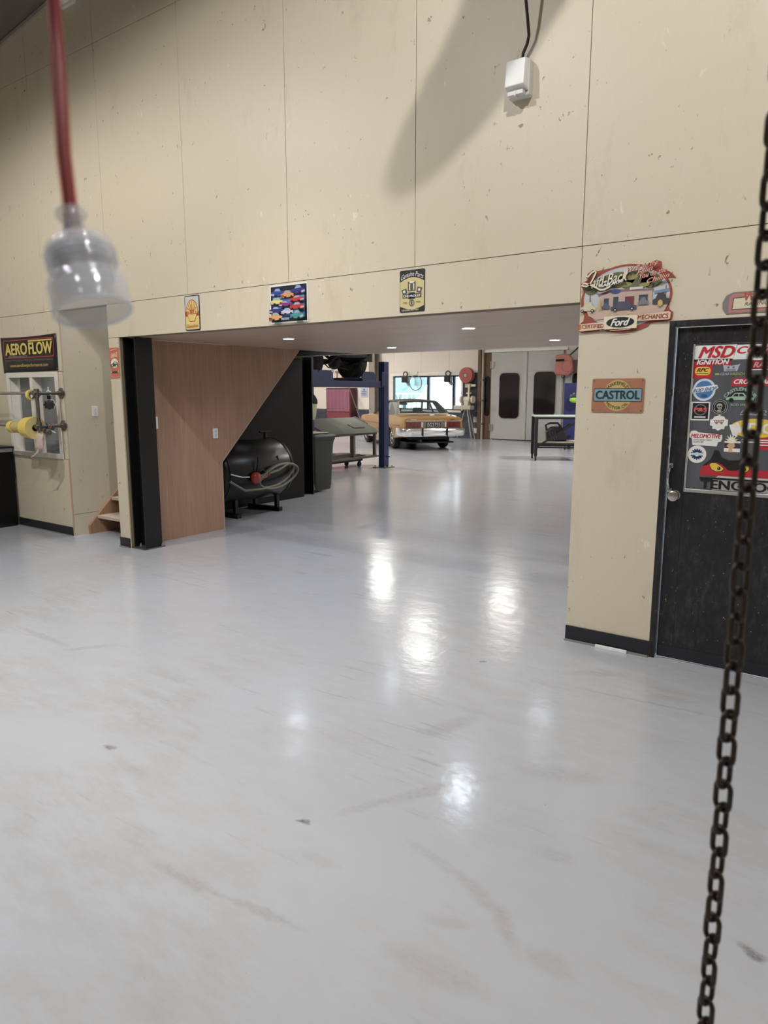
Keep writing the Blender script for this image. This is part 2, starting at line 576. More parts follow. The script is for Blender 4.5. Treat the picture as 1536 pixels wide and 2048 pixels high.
_TC = {}
def text_geo(body, shear, bold):
    k = (body, shear, bold)
    if k not in _TC:
        c = bpy.data.curves.new('t', 'FONT')
        c.body = body
        c.size = 1.0
        c.shear = shear
        c.offset = 0.0
        c.resolution_u = 3
        o = bpy.data.objects.new('t', c)
        COL.objects.link(o)
        dg = bpy.context.evaluated_depsgraph_get()
        me = bpy.data.meshes.new_from_object(o.evaluated_get(dg))
        v0, f0 = [(v.co.x, v.co.y) for v in me.vertices], [tuple(p.vertices) for p in me.polygons]
        V, F = [(x, y, 0) for x, y in v0], list(f0)
        if bold > 0.012:                    # heavy letters: overlay shifted copies
            e = 0.042 if bold > 0.02 else 0.016
            for li, (sx, sy) in enumerate(((e, 0.0), (-e, 0.0), (0.0, e * 0.6), (0.0, -e * 0.6))):
                n0 = len(V)
                V += [(x + sx, y + sy, li + 1) for x, y in v0]
                F += [tuple(i + n0 for i in f) for f in f0]
        _TC[k] = (V, F)
        bpy.data.objects.remove(o)
        bpy.data.curves.remove(c)
        bpy.data.meshes.remove(me)
    return _TC[k]

def arc_warp(cx, cz, r, a0, a1, h):
    """letters along an arc, angle a0 (left) to a1 (right); h letter height; h<0 sits inside, upright"""
    def f(u, w):
        a = R(a0 + (a1 - a0) * u)
        rr = r + h * w
        return cx + rr * math.cos(a), cz + rr * math.sin(a)
    return f

def plate(root, poly, depth, m, name='plate', bevel=0.0):
    b = MB()
    b.prism(poly, 'xz', -depth, 0.0)
    return b.build(name, m, root, bevel=bevel)

WY = 4.32          # face of the big wall
# ------------------------------------------------------------------ the building
def roof_z(x):
    return 5.28 + 0.125 * (min(x, 0.0) + 8.18)

b = MB(); b.box(-20.8, 5.7, -9.2, 22.4, -0.12, 0.0)
struct(b.build('floor', M_FLOOR))

# front room roof (low pitch), side and rear walls
b = MB(); b.prism([(-10.7, roof_z(-10.7)), (0, roof_z(0)), (5.7, roof_z(0)), (5.7, roof_z(0) + 0.12), (0, roof_z(0) + 0.12), (-10.7, roof_z(-10.7) + 0.12)], 'xz', -9.2, 4.5)
roof = struct(b.build('ceiling', M_ROOF))
for sx in range(-9, 5, 2):      # purlins seen end-on under the lining
    b = MB(); b.box(sx - 0.03, sx + 0.03, -9.1, 4.30, roof_z(sx) - 0.10, roof_z(sx) - 0.004)
    b.build('purlin', M_ROOF, roof)
b = MB(); b.box(-10.7, -10.5, -9.2, 4.44, 0, 5.02)
struct(b.build('wall_left', M_WALL))
b = MB(); b.box(5.5, 5.7, -9.2, 4.44, 0, 6.42)
struct(b.build('wall_right', M_WALL))
b = MB(); b.prism([(-10.7, 0), (5.7, 0), (5.7, 6.3), (0, 6.3), (-10.7, roof_z(-10.7))], 'xz', -9.2, -9.0)
struct(b.build('wall_rear', M_WALL))

# ---- big panelled wall: backing with its openings, then every sheet as its own piece
b = MB()
Y0, Y1 = WY + 0.0145, WY + 0.12
b.box(-10.5, -8.61, Y0, Y1, 0, 2.47)
b.box(-8.61, -7.57, Y0, Y1, 0, 0.885); b.box(-8.61, -7.57, Y0, Y1, 1.785, 2.47)
b.box(-7.57, -7.45, Y0, Y1, 0, 2.47)
b.box(-6.555, -6.385, Y0, Y1, 0, 2.47)
b.box(-6.385, -1.655, Y0, Y1, 2.141, 2.47)
b.box(-1.655, -1.12, Y0, Y1, 0, 2.47)
b.box(-1.12, -0.22, Y0, Y1, 2.0, 2.47)
b.box(-0.22, 5.5, Y0, Y1, 0, 2.47)
b.prism([(-10.5, 2.47), (5.5, 2.47), (5.5, roof_z(0)), (0, roof_z(0)), (-10.5, roof_z(-10.5))], 'xz', Y0, Y1)
wall = struct(b.build('wall_front', M_DARKGAP))
g = 0.0022
def panel(poly):
    q = MB(); q.prism(poly, 'xz', WY, WY + 0.0140)
    return q.build('wall_panel', M_WALL, wall, bevel=0.0009, seg=1)
xs = [-10.5, -8.93, -7.72, -6.52, -5.30, -4.066, -2.862, -1.657, -0.45, 0.755, 1.96, 3.2, 5.5]
for a, c in zip(xs[:-1], xs[1:]):
    panel(rect(a + g, c - g, 2.466 + g, 4.84 - g))
    panel([(a + g, 4.84 + g), (c - g, 4.84 + g), (c - g, roof_z(c) - 0.004), (a + g, roof_z(a) - 0.004)])
panel(rect(-6.553, -1.657, 2.141, 2.466 - g))                       # header strip over the opening
panel(rect(-6.553, -6.387, 0.0, 2.141 - 2 * g))                     # narrow pier left of the black column
panel([(-1.653, 0.0), (-1.122, 0.0), (-1.122, 2.0), (0.755, 2.0), (0.755, 2.466 - g), (-1.653, 2.466 - g)])
panel(rect(-0.22, 0.755, 0, 2.0 - g)); panel(rect(0.755 + g, 5.5, 0, 2.466 - g))
panel(rect(-10.5, -8.66 - g, 0, 2.466 - g))
panel(rect(-8.66 + g, -7.452, 1.83, 2.466 - g))
panel(rect(-8.66 + g, -7.452, 0, 0.865))
panel(rect(-7.53, -7.452, 0.865 + 2 * g, 1.83 - 2 * g))
panel(rect(-8.66 + g, -8.645, 0.865 + 2 * g, 1.83 - 2 * g))
b = MB(); b.box(-7.4535, -7.449, WY - 0.003, WY + 0.010, 0.10, 0.87)
b.build('bare_corner_edge', mat('bare_pink_timber', S(206, 172, 146), 0.7), wall)

# roof edge cover strip and conduit along the top of the wall
b = MB(); b.bar((-10.4, WY - 0.012, roof_z(-10.4) - 0.03), (-2.0, WY - 0.012, roof_z(-2.0) - 0.03), 0.024, 0.035)
struct(b.build('trim_1', M_GREYTRIM))

# skirtings
def skirt(name, x0, x1, h=0.10):
    q = MB(); q.box(x0, x1, WY - 0.012, WY - 0.0005, 0.004, h)
    o = struct(q.build(name, M_SKIRT, bevel=0.002))
    q = MB(); q.box(x0, x1 , WY - 0.026, WY - 0.0125, 0.0, 0.010)
    q.build('sealant_bead', M_CONC, o)
    return o
skirt('baseboard_left', -8.62, -7.452)
skirt('baseboard_middle', -6.553, -6.387)
skirt('baseboard_right', -1.653, -1.122)

# ---- stairwell beside the window wall
b = MB(); b.box(-7.57, -7.452, WY + 0.121, 8.15, 0, 4.9)
sw = struct(b.build('wall_stairwell', M_DARKGAP))
b = MB(); b.prism([(WY + 0.0145, 0.0), (7.0, 0.0), (7.0, 0.24), (WY + 0.0145, 0.24)], 'yz', -7.4515, -7.445)
b.build('wall_panel', M_WALL, sw)
b = MB(); b.prism([(WY + 0.0145, 0.245), (4.56, 0.245), (7.0, 0.245), (7.0, 4.9), (WY + 0.0145, 4.9)], 'yz', -7.4515, -7.445)
b.build('wall_panel', M_WALL, sw)
b = MB(); b.box(-6.555, -6.425, Y1 + 0.001, 7.2, 2.45, 4.9)
struct(b.build('wall_stair_right', M_WALL))
b = MB(); b.prism([(4.562, 0.0), (5.61, 0.0), (5.61, 0.80), (6.97, 2.138), (4.562, 2.138)], 'yz', -6.424, -6.400)
pl = struct(b.build('wall_plywood', M_PLY))
b = MB()
b.bar((-6.412, 5.6135, 0.0), (-6.412, 5.6135, 0.80), 0.026, 0.006, (0, 1, 0))
b.bar((-6.412, 5.613, 0.797), (-6.412, 6.972, 2.136), 0.026, 0.006)
b.build('edge_strip', mat('pale_ply_edge', S(206, 190, 160), 0.6), pl)

stair = thing('staircase', 'raw timber staircase rising in the stairwell beside the narrow cream pier', 'staircase', (-7.0, 4.5, 0))
def sbox(name, m, x0, x1, y0, y1, z0, z1, bevel=0.0):
    q = MB(); q.box(x0 + 7.0, x1 + 7.0, y0 - 4.5, y1 - 4.5, z0, z1)
    return q.build(name, m, stair, bevel=bevel)
for x in (-7.4445, -6.462):
    q = MB(); q.prism([(0.0, 0.0), (0.30, 0.0), (2.80, 2.46), (2.42, 2.46), (0.0, 0.10)], 'yz', x + 7.0, x + 7.0 + 0.036)
    q.build('stringer', M_PINE, stair, bevel=0.002)
for k in range(12):
    sbox('tread', M_TREAD, -7.407, -6.463, 4.60 + 0.19 * k, 4.86 + 0.19 * k, 0.17 + 0.19 * k, 0.205 + 0.19 * k, 0.003)
q = MB(); q.hexa([(-0.44, 1.03, 0.75), (0.574, 1.03, 0.75), (0.574, 1.07, 0.72), (-0.44, 1.07, 0.72)], [(-0.44, 2.46, 2.16), (0.574, 2.46, 2.16), (0.574, 2.50, 2.13), (-0.44, 2.50, 2.13)])
q.build('soffit_board', M_BLACK, stair)
q = MB(); q.box(-7.452 + 7.0, -6.43 + 7.0, 0.98, 1.0, 0.0, 0.78)
q.build('under_stair_board', M_BLACK, stair)

b = MB(); b.prism([(5.63, 0.0), (8.14, 0.0), (8.14, 2.10), (7.02, 2.10), (5.63, 0.72)], 'yz', -7.4445, -7.430)
lin = struct(b.build('wall_under_stair', M_BLACK))
# ---- ceiling under the mezzanine and the passage side wall
b = MB(); b.box(-6.398, -1.652, Y1 + 0.001, 8.15, 2.1405, 2.40)
struct(b.build('ceiling_passage', M_PLYC))
b = MB(); b.box(-1.651, -1.50, Y1 + 0.001, 8.15, 0, 2.139)
struct(b.build('wall_passage', M_WALL))
b = MB(); b.box(-7.45, -6.43, 7.32, 8.15, 2.1405, 2.40)
struct(b.build('ceiling_landing', M_BLACK))

# ---- far workshop shell
b = MB(); b.box(-20.8, -1.5, 8.152, 8.27, 2.141, 5.0); b.box(-20.8, -7.95, 8.152, 8.27, 0, 2.141)
struct(b.build('wall_mezzanine', M_WALL2))
b = MB(); b.box(-20.8, -1.3, 8.27, 22.4, 5.0, 5.12)
struct(b.build('ceiling_workshop', M_WALL2))
b = MB(); b.box(-1.49, -1.3, 8.152, 22.2, 0, 5.0)
struct(b.build('wall_workshop_right', M_WALL2))
b = MB(); b.box(-20.8, -20.6, 8.27, 22.2, 0, 5.0)
struct(b.build('wall_workshop_left', M_WALL2))
BY = 22.2
b = MB()
b.box(-20.8, -15.65, BY, BY + 0.15, 0, 5.0); b.box(-15.65, -12.68, BY, BY + 0.15, 0, 0.97)
b.box(-15.65, -12.68, BY, BY + 0.15, 2.20, 5.0); b.box(-12.68, -1.3, BY, BY + 0.15, 0, 5.0)
wb = struct(b.build('wall_back', M_WALL2))
# dark painted block dado, each block a piece
M_BLOCK = mat('dark_block_paint', S(66, 68, 78), 0.6, var=0.25, scale=7, bump=0.2, bscale=40)
bb = MB(); bb.box(-0.196, 0.196, -0.03, 0.0, 0.004, 0.188)
blk = bb.mesh('block')
blk.materials.append(M_BLOCK)
for r_ in range(5):
    off = 0.2 if r_ % 2 else 0.0
    for k in range(21):
        x = -20.2 + 0.4 * k + off
        if x > -12.1:
            continue
        o = bpy.data.objects.new('block', blk); COL.objects.link(o); o.parent = wb
        o.location = (x, BY - 0.001, 0.19 * r_)
b = MB(); b.box(-12.66, -11.98, BY - 0.018, BY - 0.001, 0.96, 2.28)
b.build('black_backing_board', mat('black_board', S(44, 44, 50), 0.6, var=0.3, scale=5), wb)
# plywood lining joints above the window
for x in (-19.2, -18.0, -16.8, -15.6, -14.4, -13.2):
    q = MB(); q.box(x + 0.004, x + 1.196, BY - 0.008, BY - 0.0005, 2.33, 4.7)
    q.build('wall_panel', M_WALL2, wb)

# window of the far workshop
M_ALU = mat('black_window_frame', S(34, 38, 46), 0.4)
win = bpy.data.objects.new('window_1', None); COL.objects.link(win); win.location = (-14.165, BY, 0.97); struct(win)
def wbox(name, m, x0, x1, y0, y1, z0, z1):
    q = MB(); q.box(x0 + 14.165, x1 + 14.165, y0, y1, z0 - 0.97, z1 - 0.97)
    return q.build(name, m, win)
wbox('frame', M_ALU, -15.65, -15.60, 0.03, 0.10, 0.97, 2.20); wbox('frame', M_ALU, -12.73, -12.68, 0.03, 0.10, 0.97, 2.20)
wbox('frame', M_ALU, -15.60, -12.73, 0.03, 0.10, 2.15, 2.20); wbox('frame', M_ALU, -15.60, -12.73, 0.03, 0.10, 0.97, 1.02)
for x in (-14.10, -13.03):
    wbox('mullion', M_ALU, x - 0.05, x + 0.05, 0.02, 0.11, 1.02, 2.15)
glassw = glass_thin('dusty_window_glass', (0.97, 0.99, 1, 1), 0.04, 0.03, 0.10, (0.85, 0.88, 0.9, 1))
for a, c in ((-15.60, -14.15), (-14.05, -13.08), (-12.98, -12.73)):
    wbox('pane', glassw, a, c, 0.062, 0.066, 1.02, 2.15)
wbox('window_trim', M_WHITEP, -15.78, -12.60, -0.025, -0.002, 2.20, 2.32)
wbox('window_trim', M_WHITEP, -15.78, -15.65, -0.025, -0.002, 0.90, 2.20)
wbox('window_trim', M_WHITEP, -12.68, -12.63, -0.025, -0.002, 0.97, 2.20)
wbox('window_sill', M_WHITEP, -15.65, -12.66, -0.06, -0.002, 0.90, 0.97)

# outdoors beyond that window
b = MB(); b.box(-26, -4, 22.42, 40, -0.3, -0.2)
struct(b.build('ground_outside', mat('pale_gravel', S(196, 196, 190), 0.9, var=0.15)))
M_LEAF = mat('hazy_foliage', S(112, 138, 140), 0.9, var=0.35, scale=3)
for i, (x, y, z, r_, lab) in enumerate(((-22.5, 33, 1.7, 1.7, 'pale green bushy tree beyond the left window pane'), (-17.9, 34, 1.4, 1.5, 'pale green bush beyond the right window pane'), (-24.6, 36, 2.0, 2.0, 'hazy tree behind the white railing outside'))):
    t = thing('garden_tree', lab, 'tree', (x, y, -0.2))
    rr = random.Random(i)
    q = MB()
    for k in range(26):
        a, e = rr.uniform(0, 6.28), rr.uniform(-0.6, 1.0)
        q.sphere((math.cos(a) * r_ * 0.6 * math.cos(e), math.sin(a) * r_ * 0.4 * math.cos(e), z + 0.4 + e * r_ * 0.6), r_ * rr.uniform(0.18, 0.36), 10, 7)
    q.build('foliage', M_LEAF, t, smooth=60)
    q = MB(); q.cyl((0, 0, 0), (0, 0, z + 0.4), 0.14, 0.09)
    q.build('trunk', mat('tree_bark', S(110, 96, 84), 0.9), t)
rail = thing('railing', 'white metal railing outside the left window pane', 'railing', (-18.0, 27.0, -0.2))
q = MB(); q.bar((-4, 0, 1.75), (0.7, 0, 1.75), 0.05, 0.05); q.build('top_rail', M_WHITEP, rail)
q = MB(); q.bar((-4, 0, 0.9), (0.7, 0, 0.9), 0.04, 0.04); q.build('bottom_rail', M_WHITEP, rail)
bal = MB(); bal.box(-0.014, 0.014, -0.014, 0.014, 0.0, 1.75)
bal = bal.mesh('baluster'); bal.materials.append(M_WHITEP)
for k in range(19):
    o = bpy.data.objects.new('baluster', bal); COL.objects.link(o); o.parent = rail; o.location = (-4 + 0.25 * k, 0, 0)

# spray booth doors, grey, in the back wall
M_BOOTH = mat('grey_booth_paint', S(176, 178, 176), 0.42, var=0.06, scale=2)
M_VISION = mat('dark_vision_glass', S(30, 28, 30), 0.10, var=0.3, scale=2)
M_SEAL = mat('rubber_seal', S(20, 20, 20), 0.6)
def booth_leaf(n, x0, x1, wx0, wx1, wz0, wz1, hinges):
    o = bpy.data.objects.new('door_%d' % n, None); COL.objects.link(o); o.location = ((x0 + x1) / 2, BY - 0.06, 0); struct(o)
    cx = (x0 + x1) / 2
    q = MB(); q.box(x0 - cx, x1 - cx, -0.05, 0.055, 0.03, 2.93); q.build('leaf', M_BOOTH, o, bevel=0.004)
    q = MB(); q.prism(rrect(wx0 - cx - 0.03, wx1 - cx + 0.03, wz0 - 0.03, wz1 + 0.03, 0.16), 'xz', -0.062, -0.0505); q.build('window_seal', M_SEAL, o)
    q = MB(); q.prism(rrect(wx0 - cx, wx1 - cx, wz0, wz1, 0.14), 'xz', -0.066, -0.0625); q.build('vision_pane', M_VISION, o)
    q = MB(); q.tube([(p[0], -0.064, p[1]) for p in rrect(wx0 - cx - 0.03, wx1 - cx + 0.03, wz0 - 0.03, wz1 + 0.03, 0.16)], 0.007, 6, True); q.build('seal_bead', M_GALV, o)
    q = MB(); q.box(x1 - cx - 0.07, x1 - cx - 0.035, -0.066, -0.0505, 0.03, 2.93); q.build('cover_strip', mat('booth_strip', S(196, 197, 194), 0.4), o)
    q = MB(); q.box(x0 - cx + 0.02, x1 - cx - 0.02, -0.062, -0.0505, 2.30, 2.32); q.build('fold_line', M_BOOTH, o)
    for hz in hinges:
        q = MB(); q.box(x0 - cx - 0.02, x0 - cx + 0.10, -0.085, -0.0505, hz - 0.11, hz + 0.11)
        q.cyl((x0 - cx, -0.09, hz - 0.12), (x0 - cx, -0.09, hz + 0.12), 0.018, n=10); q.build('hinge', M_GALV, o)
booth_leaf(1, -11.48, -10.16, -11.13, -10.44, 0.76, 2.22, (0.42, 2.52))
booth_leaf(2, -10.14, -8.92, -9.88, -9.17, 0.86, 2.24, ())
booth_leaf(3, -8.84, -7.55, -8.58, -7.90, 0.90, 2.20, ())
b = MB(); b.box(-11.86, -8.80, BY - 0.10, BY - 0.004, 2.94, 3.03)
struct(b.build('trim_2', M_WHITEP))
b = MB(); b.box(-11.80, -11.52, BY - 0.02, BY - 0.002, 0.0, 2.93)
struct(b.build('trim_3', mat('brown_reveal', S(112, 86, 66), 0.7, var=0.3, scale=3)))
b = MB(); b.prism(rrect(-11.76, -11.56, 0.80, 2.15, 0.09), 'xz', BY - 0.03, BY - 0.0205)
struct(b.build('window_2', M_VISION))
for x, nm, lab in ((-11.90, 'steel_post', 'rusty brown steel post left of the grey booth doors'),):
    t = thing(nm, lab, 'post', (x, BY - 0.10, 0))
    q = MB(); q.box(-0.06, 0.06, -0.08, 0.075, 0, 4.98); q.build('post', mat('rusty_steel', S(104, 86, 72), 0.7, 0.3, var=0.35, scale=5), t)
    q = MB(); q.cyl((0.11, -0.05, 0.0), (0.11, -0.05, 4.0), 0.03, n=12); q.build('pipe', mat('pale_conduit', S(178, 170, 154), 0.6), t)
    for z in (0.5, 1.3, 2.0):
        q = MB(); q.box(0.055, 0.15, -0.085, -0.015, z, z + 0.05); q.build('pipe_clip', M_STEEL, t)
t = thing('steel_post', 'grey steel post on the back wall left of the bright window', 'post', (-16.4, BY - 0.20, 0))
for y in (-0.13, 0.13):
    q = MB(); q.box(-0.13, 0.13, y - 0.012, y + 0.012, 0, 4.98); q.build('flange', mat('taupe_steel', S(134, 124, 116), 0.6, var=0.2, scale=4), t)
q = MB(); q.box(-0.01, 0.01, -0.118, 0.118, 0, 4.98); q.build('web', MATS['taupe_steel'], t)
# ------------------------------------------------------------------ steel columns
col = thing('steel_column', 'black steel column at the left edge of the opening, beside pale plywood', 'column', (-6.28, 4.46, 0))
for x in (-0.0925, 0.0925):
    q = MB(); q.box(x - 0.0075, x + 0.0075, -0.10, 0.10, 0.012, 2.138); q.build('flange', M_BLACKM, col, bevel=0.001, seg=1)
q = MB(); q.box(-0.084, 0.084, -0.006, 0.006, 0.012, 2.138); q.build('web', M_BLACKM, col)
q = MB(); q.box(-0.115, 0.125, -0.13, 0.115, 0.0, 0.012); q.build('base_plate', M_STEEL, col)
for x, y in ((-0.045, -0.06), (0.045, -0.06), (0.112, 0.09)):
    q = MB(); q.cyl((x, y, 0.012), (x, y, 0.030), 0.013, n=6); q.cyl((x, y, 0.030), (x, y, 0.044), 0.007, n=8); q.build('anchor_bolt', M_GALV, col)
col2 = thing('steel_column', 'black steel column with hinges beyond the black tank, next to the green bin', 'column', (-7.64, 8.32, 0))
for y in (-0.115, 0.115):
    q = MB(); q.box(-0.15, 0.15, y - 0.009, y + 0.009, 0.0, 2.139); q.build('flange', M_BLACKM, col2, bevel=0.001, seg=1)
q = MB(); q.box(-0.006, 0.006, -0.105, 0.105, 0.0, 2.139); q.build('web', M_BLACKM, col2)
q = MB(); q.box(-0.195, -0.16, -0.155, -0.126, 0.0, 2.10); q.build('door_edge', mat('dull_grey_steel', S(92, 92, 94), 0.5, 0.4), col2)
for z in (0.22, 1.02, 1.80):
    q = MB(); q.cyl((-0.20, -0.165, z - 0.08), (-0.20, -0.165, z + 0.08), 0.014, n=8)
    for k in (-0.06, 0, 0.06):
        q.cyl((-0.20, -0.165, z + k - 0.012), (-0.20, -0.165, z + k + 0.012), 0.019, n=8)
    q.build('hinge', M_STEEL, col2)

# ------------------------------------------------------------------ black door with the sticker pane
dr = bpy.data.objects.new('door_4', None); COL.objects.link(dr); dr.location = (-1.12, WY, 0); struct(dr)
def dbox(name, m, x0, x1, y0, y1, z0, z1, bevel=0.0, parent=None):
    q = MB(); q.box(x0 + 1.12, x1 + 1.12, y0 - WY, y1 - WY, z0, z1)
    return q.build(name, m, parent or dr, bevel=bevel)
dbox('frame', M_DOOR, -1.1195, -1.088, WY - 0.004, WY + 0.11, 0.0, 1.999, 0.002)
dbox('frame', M_DOOR, -0.25, -0.2205, WY - 0.004, WY + 0.11, 0.0, 1.999, 0.002)
dbox('frame', M_DOOR, -1.088, -0.25, WY - 0.004, WY + 0.11, 1.966, 1.999, 0.002)
DY = WY + 0.030
# leaf built of stiles and rails around the glass
dbox('stile', M_DOOR, -1.083, -0.992, DY, DY + 0.04, 0.008, 1.962, 0.002)
dbox('stile', M_DOOR, -0.345, -0.255, DY, DY + 0.04, 0.008, 1.962, 0.002)
dbox('top_rail', M_DOOR, -0.992, -0.345, DY, DY + 0.04, 1.868, 1.962, 0.002)
dbox('lower_panel', M_DOOR, -0.992, -0.345, DY, DY + 0.04, 0.008, 1.030, 0.002)
dbox('kick_strip', M_SKIRT, -1.080, -0.258, DY - 0.004, DY - 0.0005, 0.012, 0.085)
dbox('glazing_bead', mat('dull_aluminium', S(176, 174, 168), 0.4, 0.5), -0.992, -0.345, DY - 0.005, DY + 0.012, 1.030, 1.046)
dbox('glazing_bead', MATS['dull_aluminium'], -0.992, -0.986, DY - 0.002, DY + 0.010, 1.046, 1.868)
M_PANE = mat('reflection_streaked_glass', S(88, 90, 96), 0.12, var=0.32, scale=3.0, stretch=(6, 6, 0.7))  # reflections put into the glass colour as vertical tone streaks
dbox('pane', M_PANE, -0.9855, -0.3455, DY + 0.010, DY + 0.016, 1.047, 1.8675)
GY = DY + 0.010
q = MB(); q.lathe((-1.036 + 1.12, DY - WY, 1.006), (0, -1, 0), [(0.030, 0.0), (0.030, 0.006), (0.014, 0.010), (0.014, 0.030), (0.026, 0.034), (0.032, 0.046), (0.030, 0.058), (0.018, 0.064), (0.0, 0.065)], 24)
q.build('door_knob', mat('worn_brass_chrome', S(190, 184, 172), 0.25, 0.9), dr, smooth=40)
q = MB(); q.tube([(-1.068 + 1.12, DY - WY - 0.004, 1.175), (-1.070 + 1.12, DY - WY - 0.022, 1.168), (-1.074 + 1.12, DY - WY - 0.034, 1.13), (-1.074 + 1.12, DY - WY - 0.034, 1.08), (-1.070 + 1.12, DY - WY - 0.022, 1.045), (-1.068 + 1.12, DY - WY - 0.004, 1.038)], [0.009, 0.007, 0.006, 0.006, 0.007, 0.009], 10)
q.box(0.040, 0.062, DY - WY - 0.006, DY - WY - 0.0005, 1.165, 1.192); q.box(0.040, 0.062, DY - WY - 0.006, DY - WY - 0.0005, 1.02, 1.045)
q.build('pull_handle', M_CHROME, dr, smooth=40)
for z in (0.5, 0.9, 1.25, 1.32, 1.6):
    q = MB(); q.box(0.030, 0.0345, DY - WY - 0.003, DY - WY - 0.0005, z - 0.02, z + 0.02); q.build('paint_chip', mat('chipped_pale_paint', S(190, 186, 170), 0.8), dr)

W_, K_, RD, YL = ink('white', 236, 236, 232), ink('black', 26, 26, 28), ink('red', 208, 36, 52), ink('yellow', 240, 202, 60)
BLU, SIL, GRN, ORG = ink('blue', 70, 130, 190), ink('silver', 176, 184, 196), ink('lime', 170, 186, 70), ink('orange', 226, 120, 50)
def sticker(name, label, x, z, poly, m, group='stickers on the black door glass'):
    t = thing(name, label, 'sticker', (x, GY - 0.0002, z), group=group)
    plate(t, poly, 0.0006, m)
    return t, Art(t, 0.0006, 0.0004)

t, a = sticker('sticker', 'white sticker with big red letters at top left of the door glass', -0.992, 1.751, [(0.006, 0.033), (0.206, 0.033), (0.222, 0.110), (0.006, 0.110)], W_)
a.polys('red_band', [[(0.004, 0.0), (0.196, 0.0), (0.204, 0.022), (0.004, 0.022)]], RD)
a.polys('black_band', [rect(0.004, 0.20, 0.022, 0.033)], K_)
a.text('MSD', RD, 0.026, 0.216, 0.038, 0.104, 0.35, 0.022)
a.text('IGNITION', W_, 0.020, 0.190, 0.003, 0.031, 0.3, 0.03)
t, a = sticker('sticker', 'white slanted sticker with red letters at top of door glass behind the chain', -0.786, 1.779, [(0.0, 0.0), (0.225, 0.0), (0.240, 0.078), (0.018, 0.078)], W_)
a.text('COMP', RD, 0.018, 0.225, 0.030, 0.070, 0.3, 0.022)
a.text('INDUSTRIES', K_, 0.085, 0.215, 0.006, 0.024, 0.2, 0.02)
t, a = sticker('sticker', 'red square sticker with yellow oval near top left of the door glass', -0.986, 1.678, rect(0, 0.099, 0, 0.074), RD)
a.polys('oval', [rrect(0.008, 0.091, 0.018, 0.064, 0.02)], YL)
a.text('RPC', ink('maroon', 112, 34, 26), 0.017, 0.083, 0.036, 0.058, 0.4, 0.03)
a.polys('line', [rect(0.016, 0.082, 0.027, 0.030)], ink('maroon', 112, 34, 26))
t, a = sticker('sticker', 'silver crossed wrenches skull decal above lime lettering on the door glass', -0.871, 1.690, [(0.045, 0.026), (0.112, 0.026), (0.118, 0.050), (0.126, 0.066), (0.112, 0.060), (0.080, 0.056), (0.050, 0.060), (0.036, 0.066), (0.040, 0.050)], SIL)
a.polys('skull', [ell(0.066, 0.046, 0.006, 0.005), ell(0.092, 0.046, 0.006, 0.005), rect(0.055, 0.103, 0.030, 0.035)], ink('grey', 86, 92, 104))
a.text('GEAR', SIL, 0.026, 0.074, 0.004, 0.018, 0.1, 0.02)
a.text('WRENCH', GRN, 0.077, 0.150, 0.004, 0.018, 0.1, 0.02)
a.polys('lime_tab', [rrect(0.0, 0.022, 0.006, 0.016, 0.003)], GRN)
t, a = sticker('sticker', 'round pale blue and white sticker below the red square one on the door glass', -0.986, 1.553, ell(0.064, 0.062, 0.060, 0.062), ink('ice', 214, 224, 236))
a.polys('disc', [ell(0.064, 0.062, 0.048, 0.050)], BLU)
a.polys('band', [[(-0.002, 0.042), (0.118, 0.058), (0.138, 0.072), (0.130, 0.090), (0.014, 0.074), (-0.002, 0.062)]], W_)
a.polys('island', [[(0.045, 0.030), (0.060, 0.038), (0.075, 0.036), (0.085, 0.028), (0.078, 0.020), (0.055, 0.022)]], ink('deep_blue', 44, 96, 150))
def rs(u, w):
    return 0.004 + 0.124 * u + 0.004 * w, 0.046 + 0.014 * u + 0.020 * w + 0.002 * w * u
a.text('ROD SHOP', ink('steel_blue', 84, 132, 178), 0, 0, 0, 0, 0.35, 0.03, rs)
t, a = sticker('sticker', 'square black sticker with white border and glowing red letters on the door glass', -0.984, 1.443, rect(0, 0.100, 0, 0.105), W_)
a.polys('field', [rect(0.007, 0.093, 0.008, 0.098)], K_)
a.ring('wheel', ell(0.050, 0.060, 0.034, 0.032), ell(0.050, 0.060, 0.028, 0.026), ink('grey2', 120, 120, 124))
a.text('P&S', ink('pink_red', 232, 96, 92), 0.014, 0.086, 0.050, 0.072, 0.1, 0.022)
a.polys('strap_line', [rect(0.020, 0.080, 0.014, 0.024)], ink('grey3', 200, 196, 196))
t, a = sticker('sticker', 'round black and white emblem sticker right of the square one on the door glass', -0.875, 1.476, ell(0.042, 0.044, 0.042, 0.044), K_)
a.ring('ring', ell(0.042, 0.044, 0.040, 0.042), ell(0.042, 0.044, 0.037, 0.039), ink('grey4', 178, 176, 172))
a.ring('ring', ell(0.042, 0.044, 0.031, 0.033), ell(0.042, 0.044, 0.028, 0.030), ink('grey4', 178, 176, 172))
a.polys('emblem', [ell(0.040, 0.050, 0.015, 0.014), [(0.030, 0.040), (0.054, 0.040), (0.050, 0.030), (0.034, 0.030)], ell(0.040, 0.022, 0.012, 0.005)], ink('grey4', 178, 176, 172))
a.polys('emblem_eye', [ell(0.035, 0.048, 0.004, 0.004), ell(0.046, 0.048, 0.004, 0.004)], K_)
t, a = sticker('sticker', 'white notched badge sticker under the round black emblem on the door glass', -0.878, 1.387, [(0.014, 0.010), (0.030, 0.010), (0.045, 0.0), (0.060, 0.010), (0.076, 0.010), (0.078, 0.026), (0.092, 0.030), (0.092, 0.064), (0.078, 0.066), (0.072, 0.080), (0.058, 0.082), (0.046, 0.090), (0.034, 0.082), (0.020, 0.080), (0.014, 0.066), (0.0, 0.062), (0.0, 0.030), (0.014, 0.026)], W_)
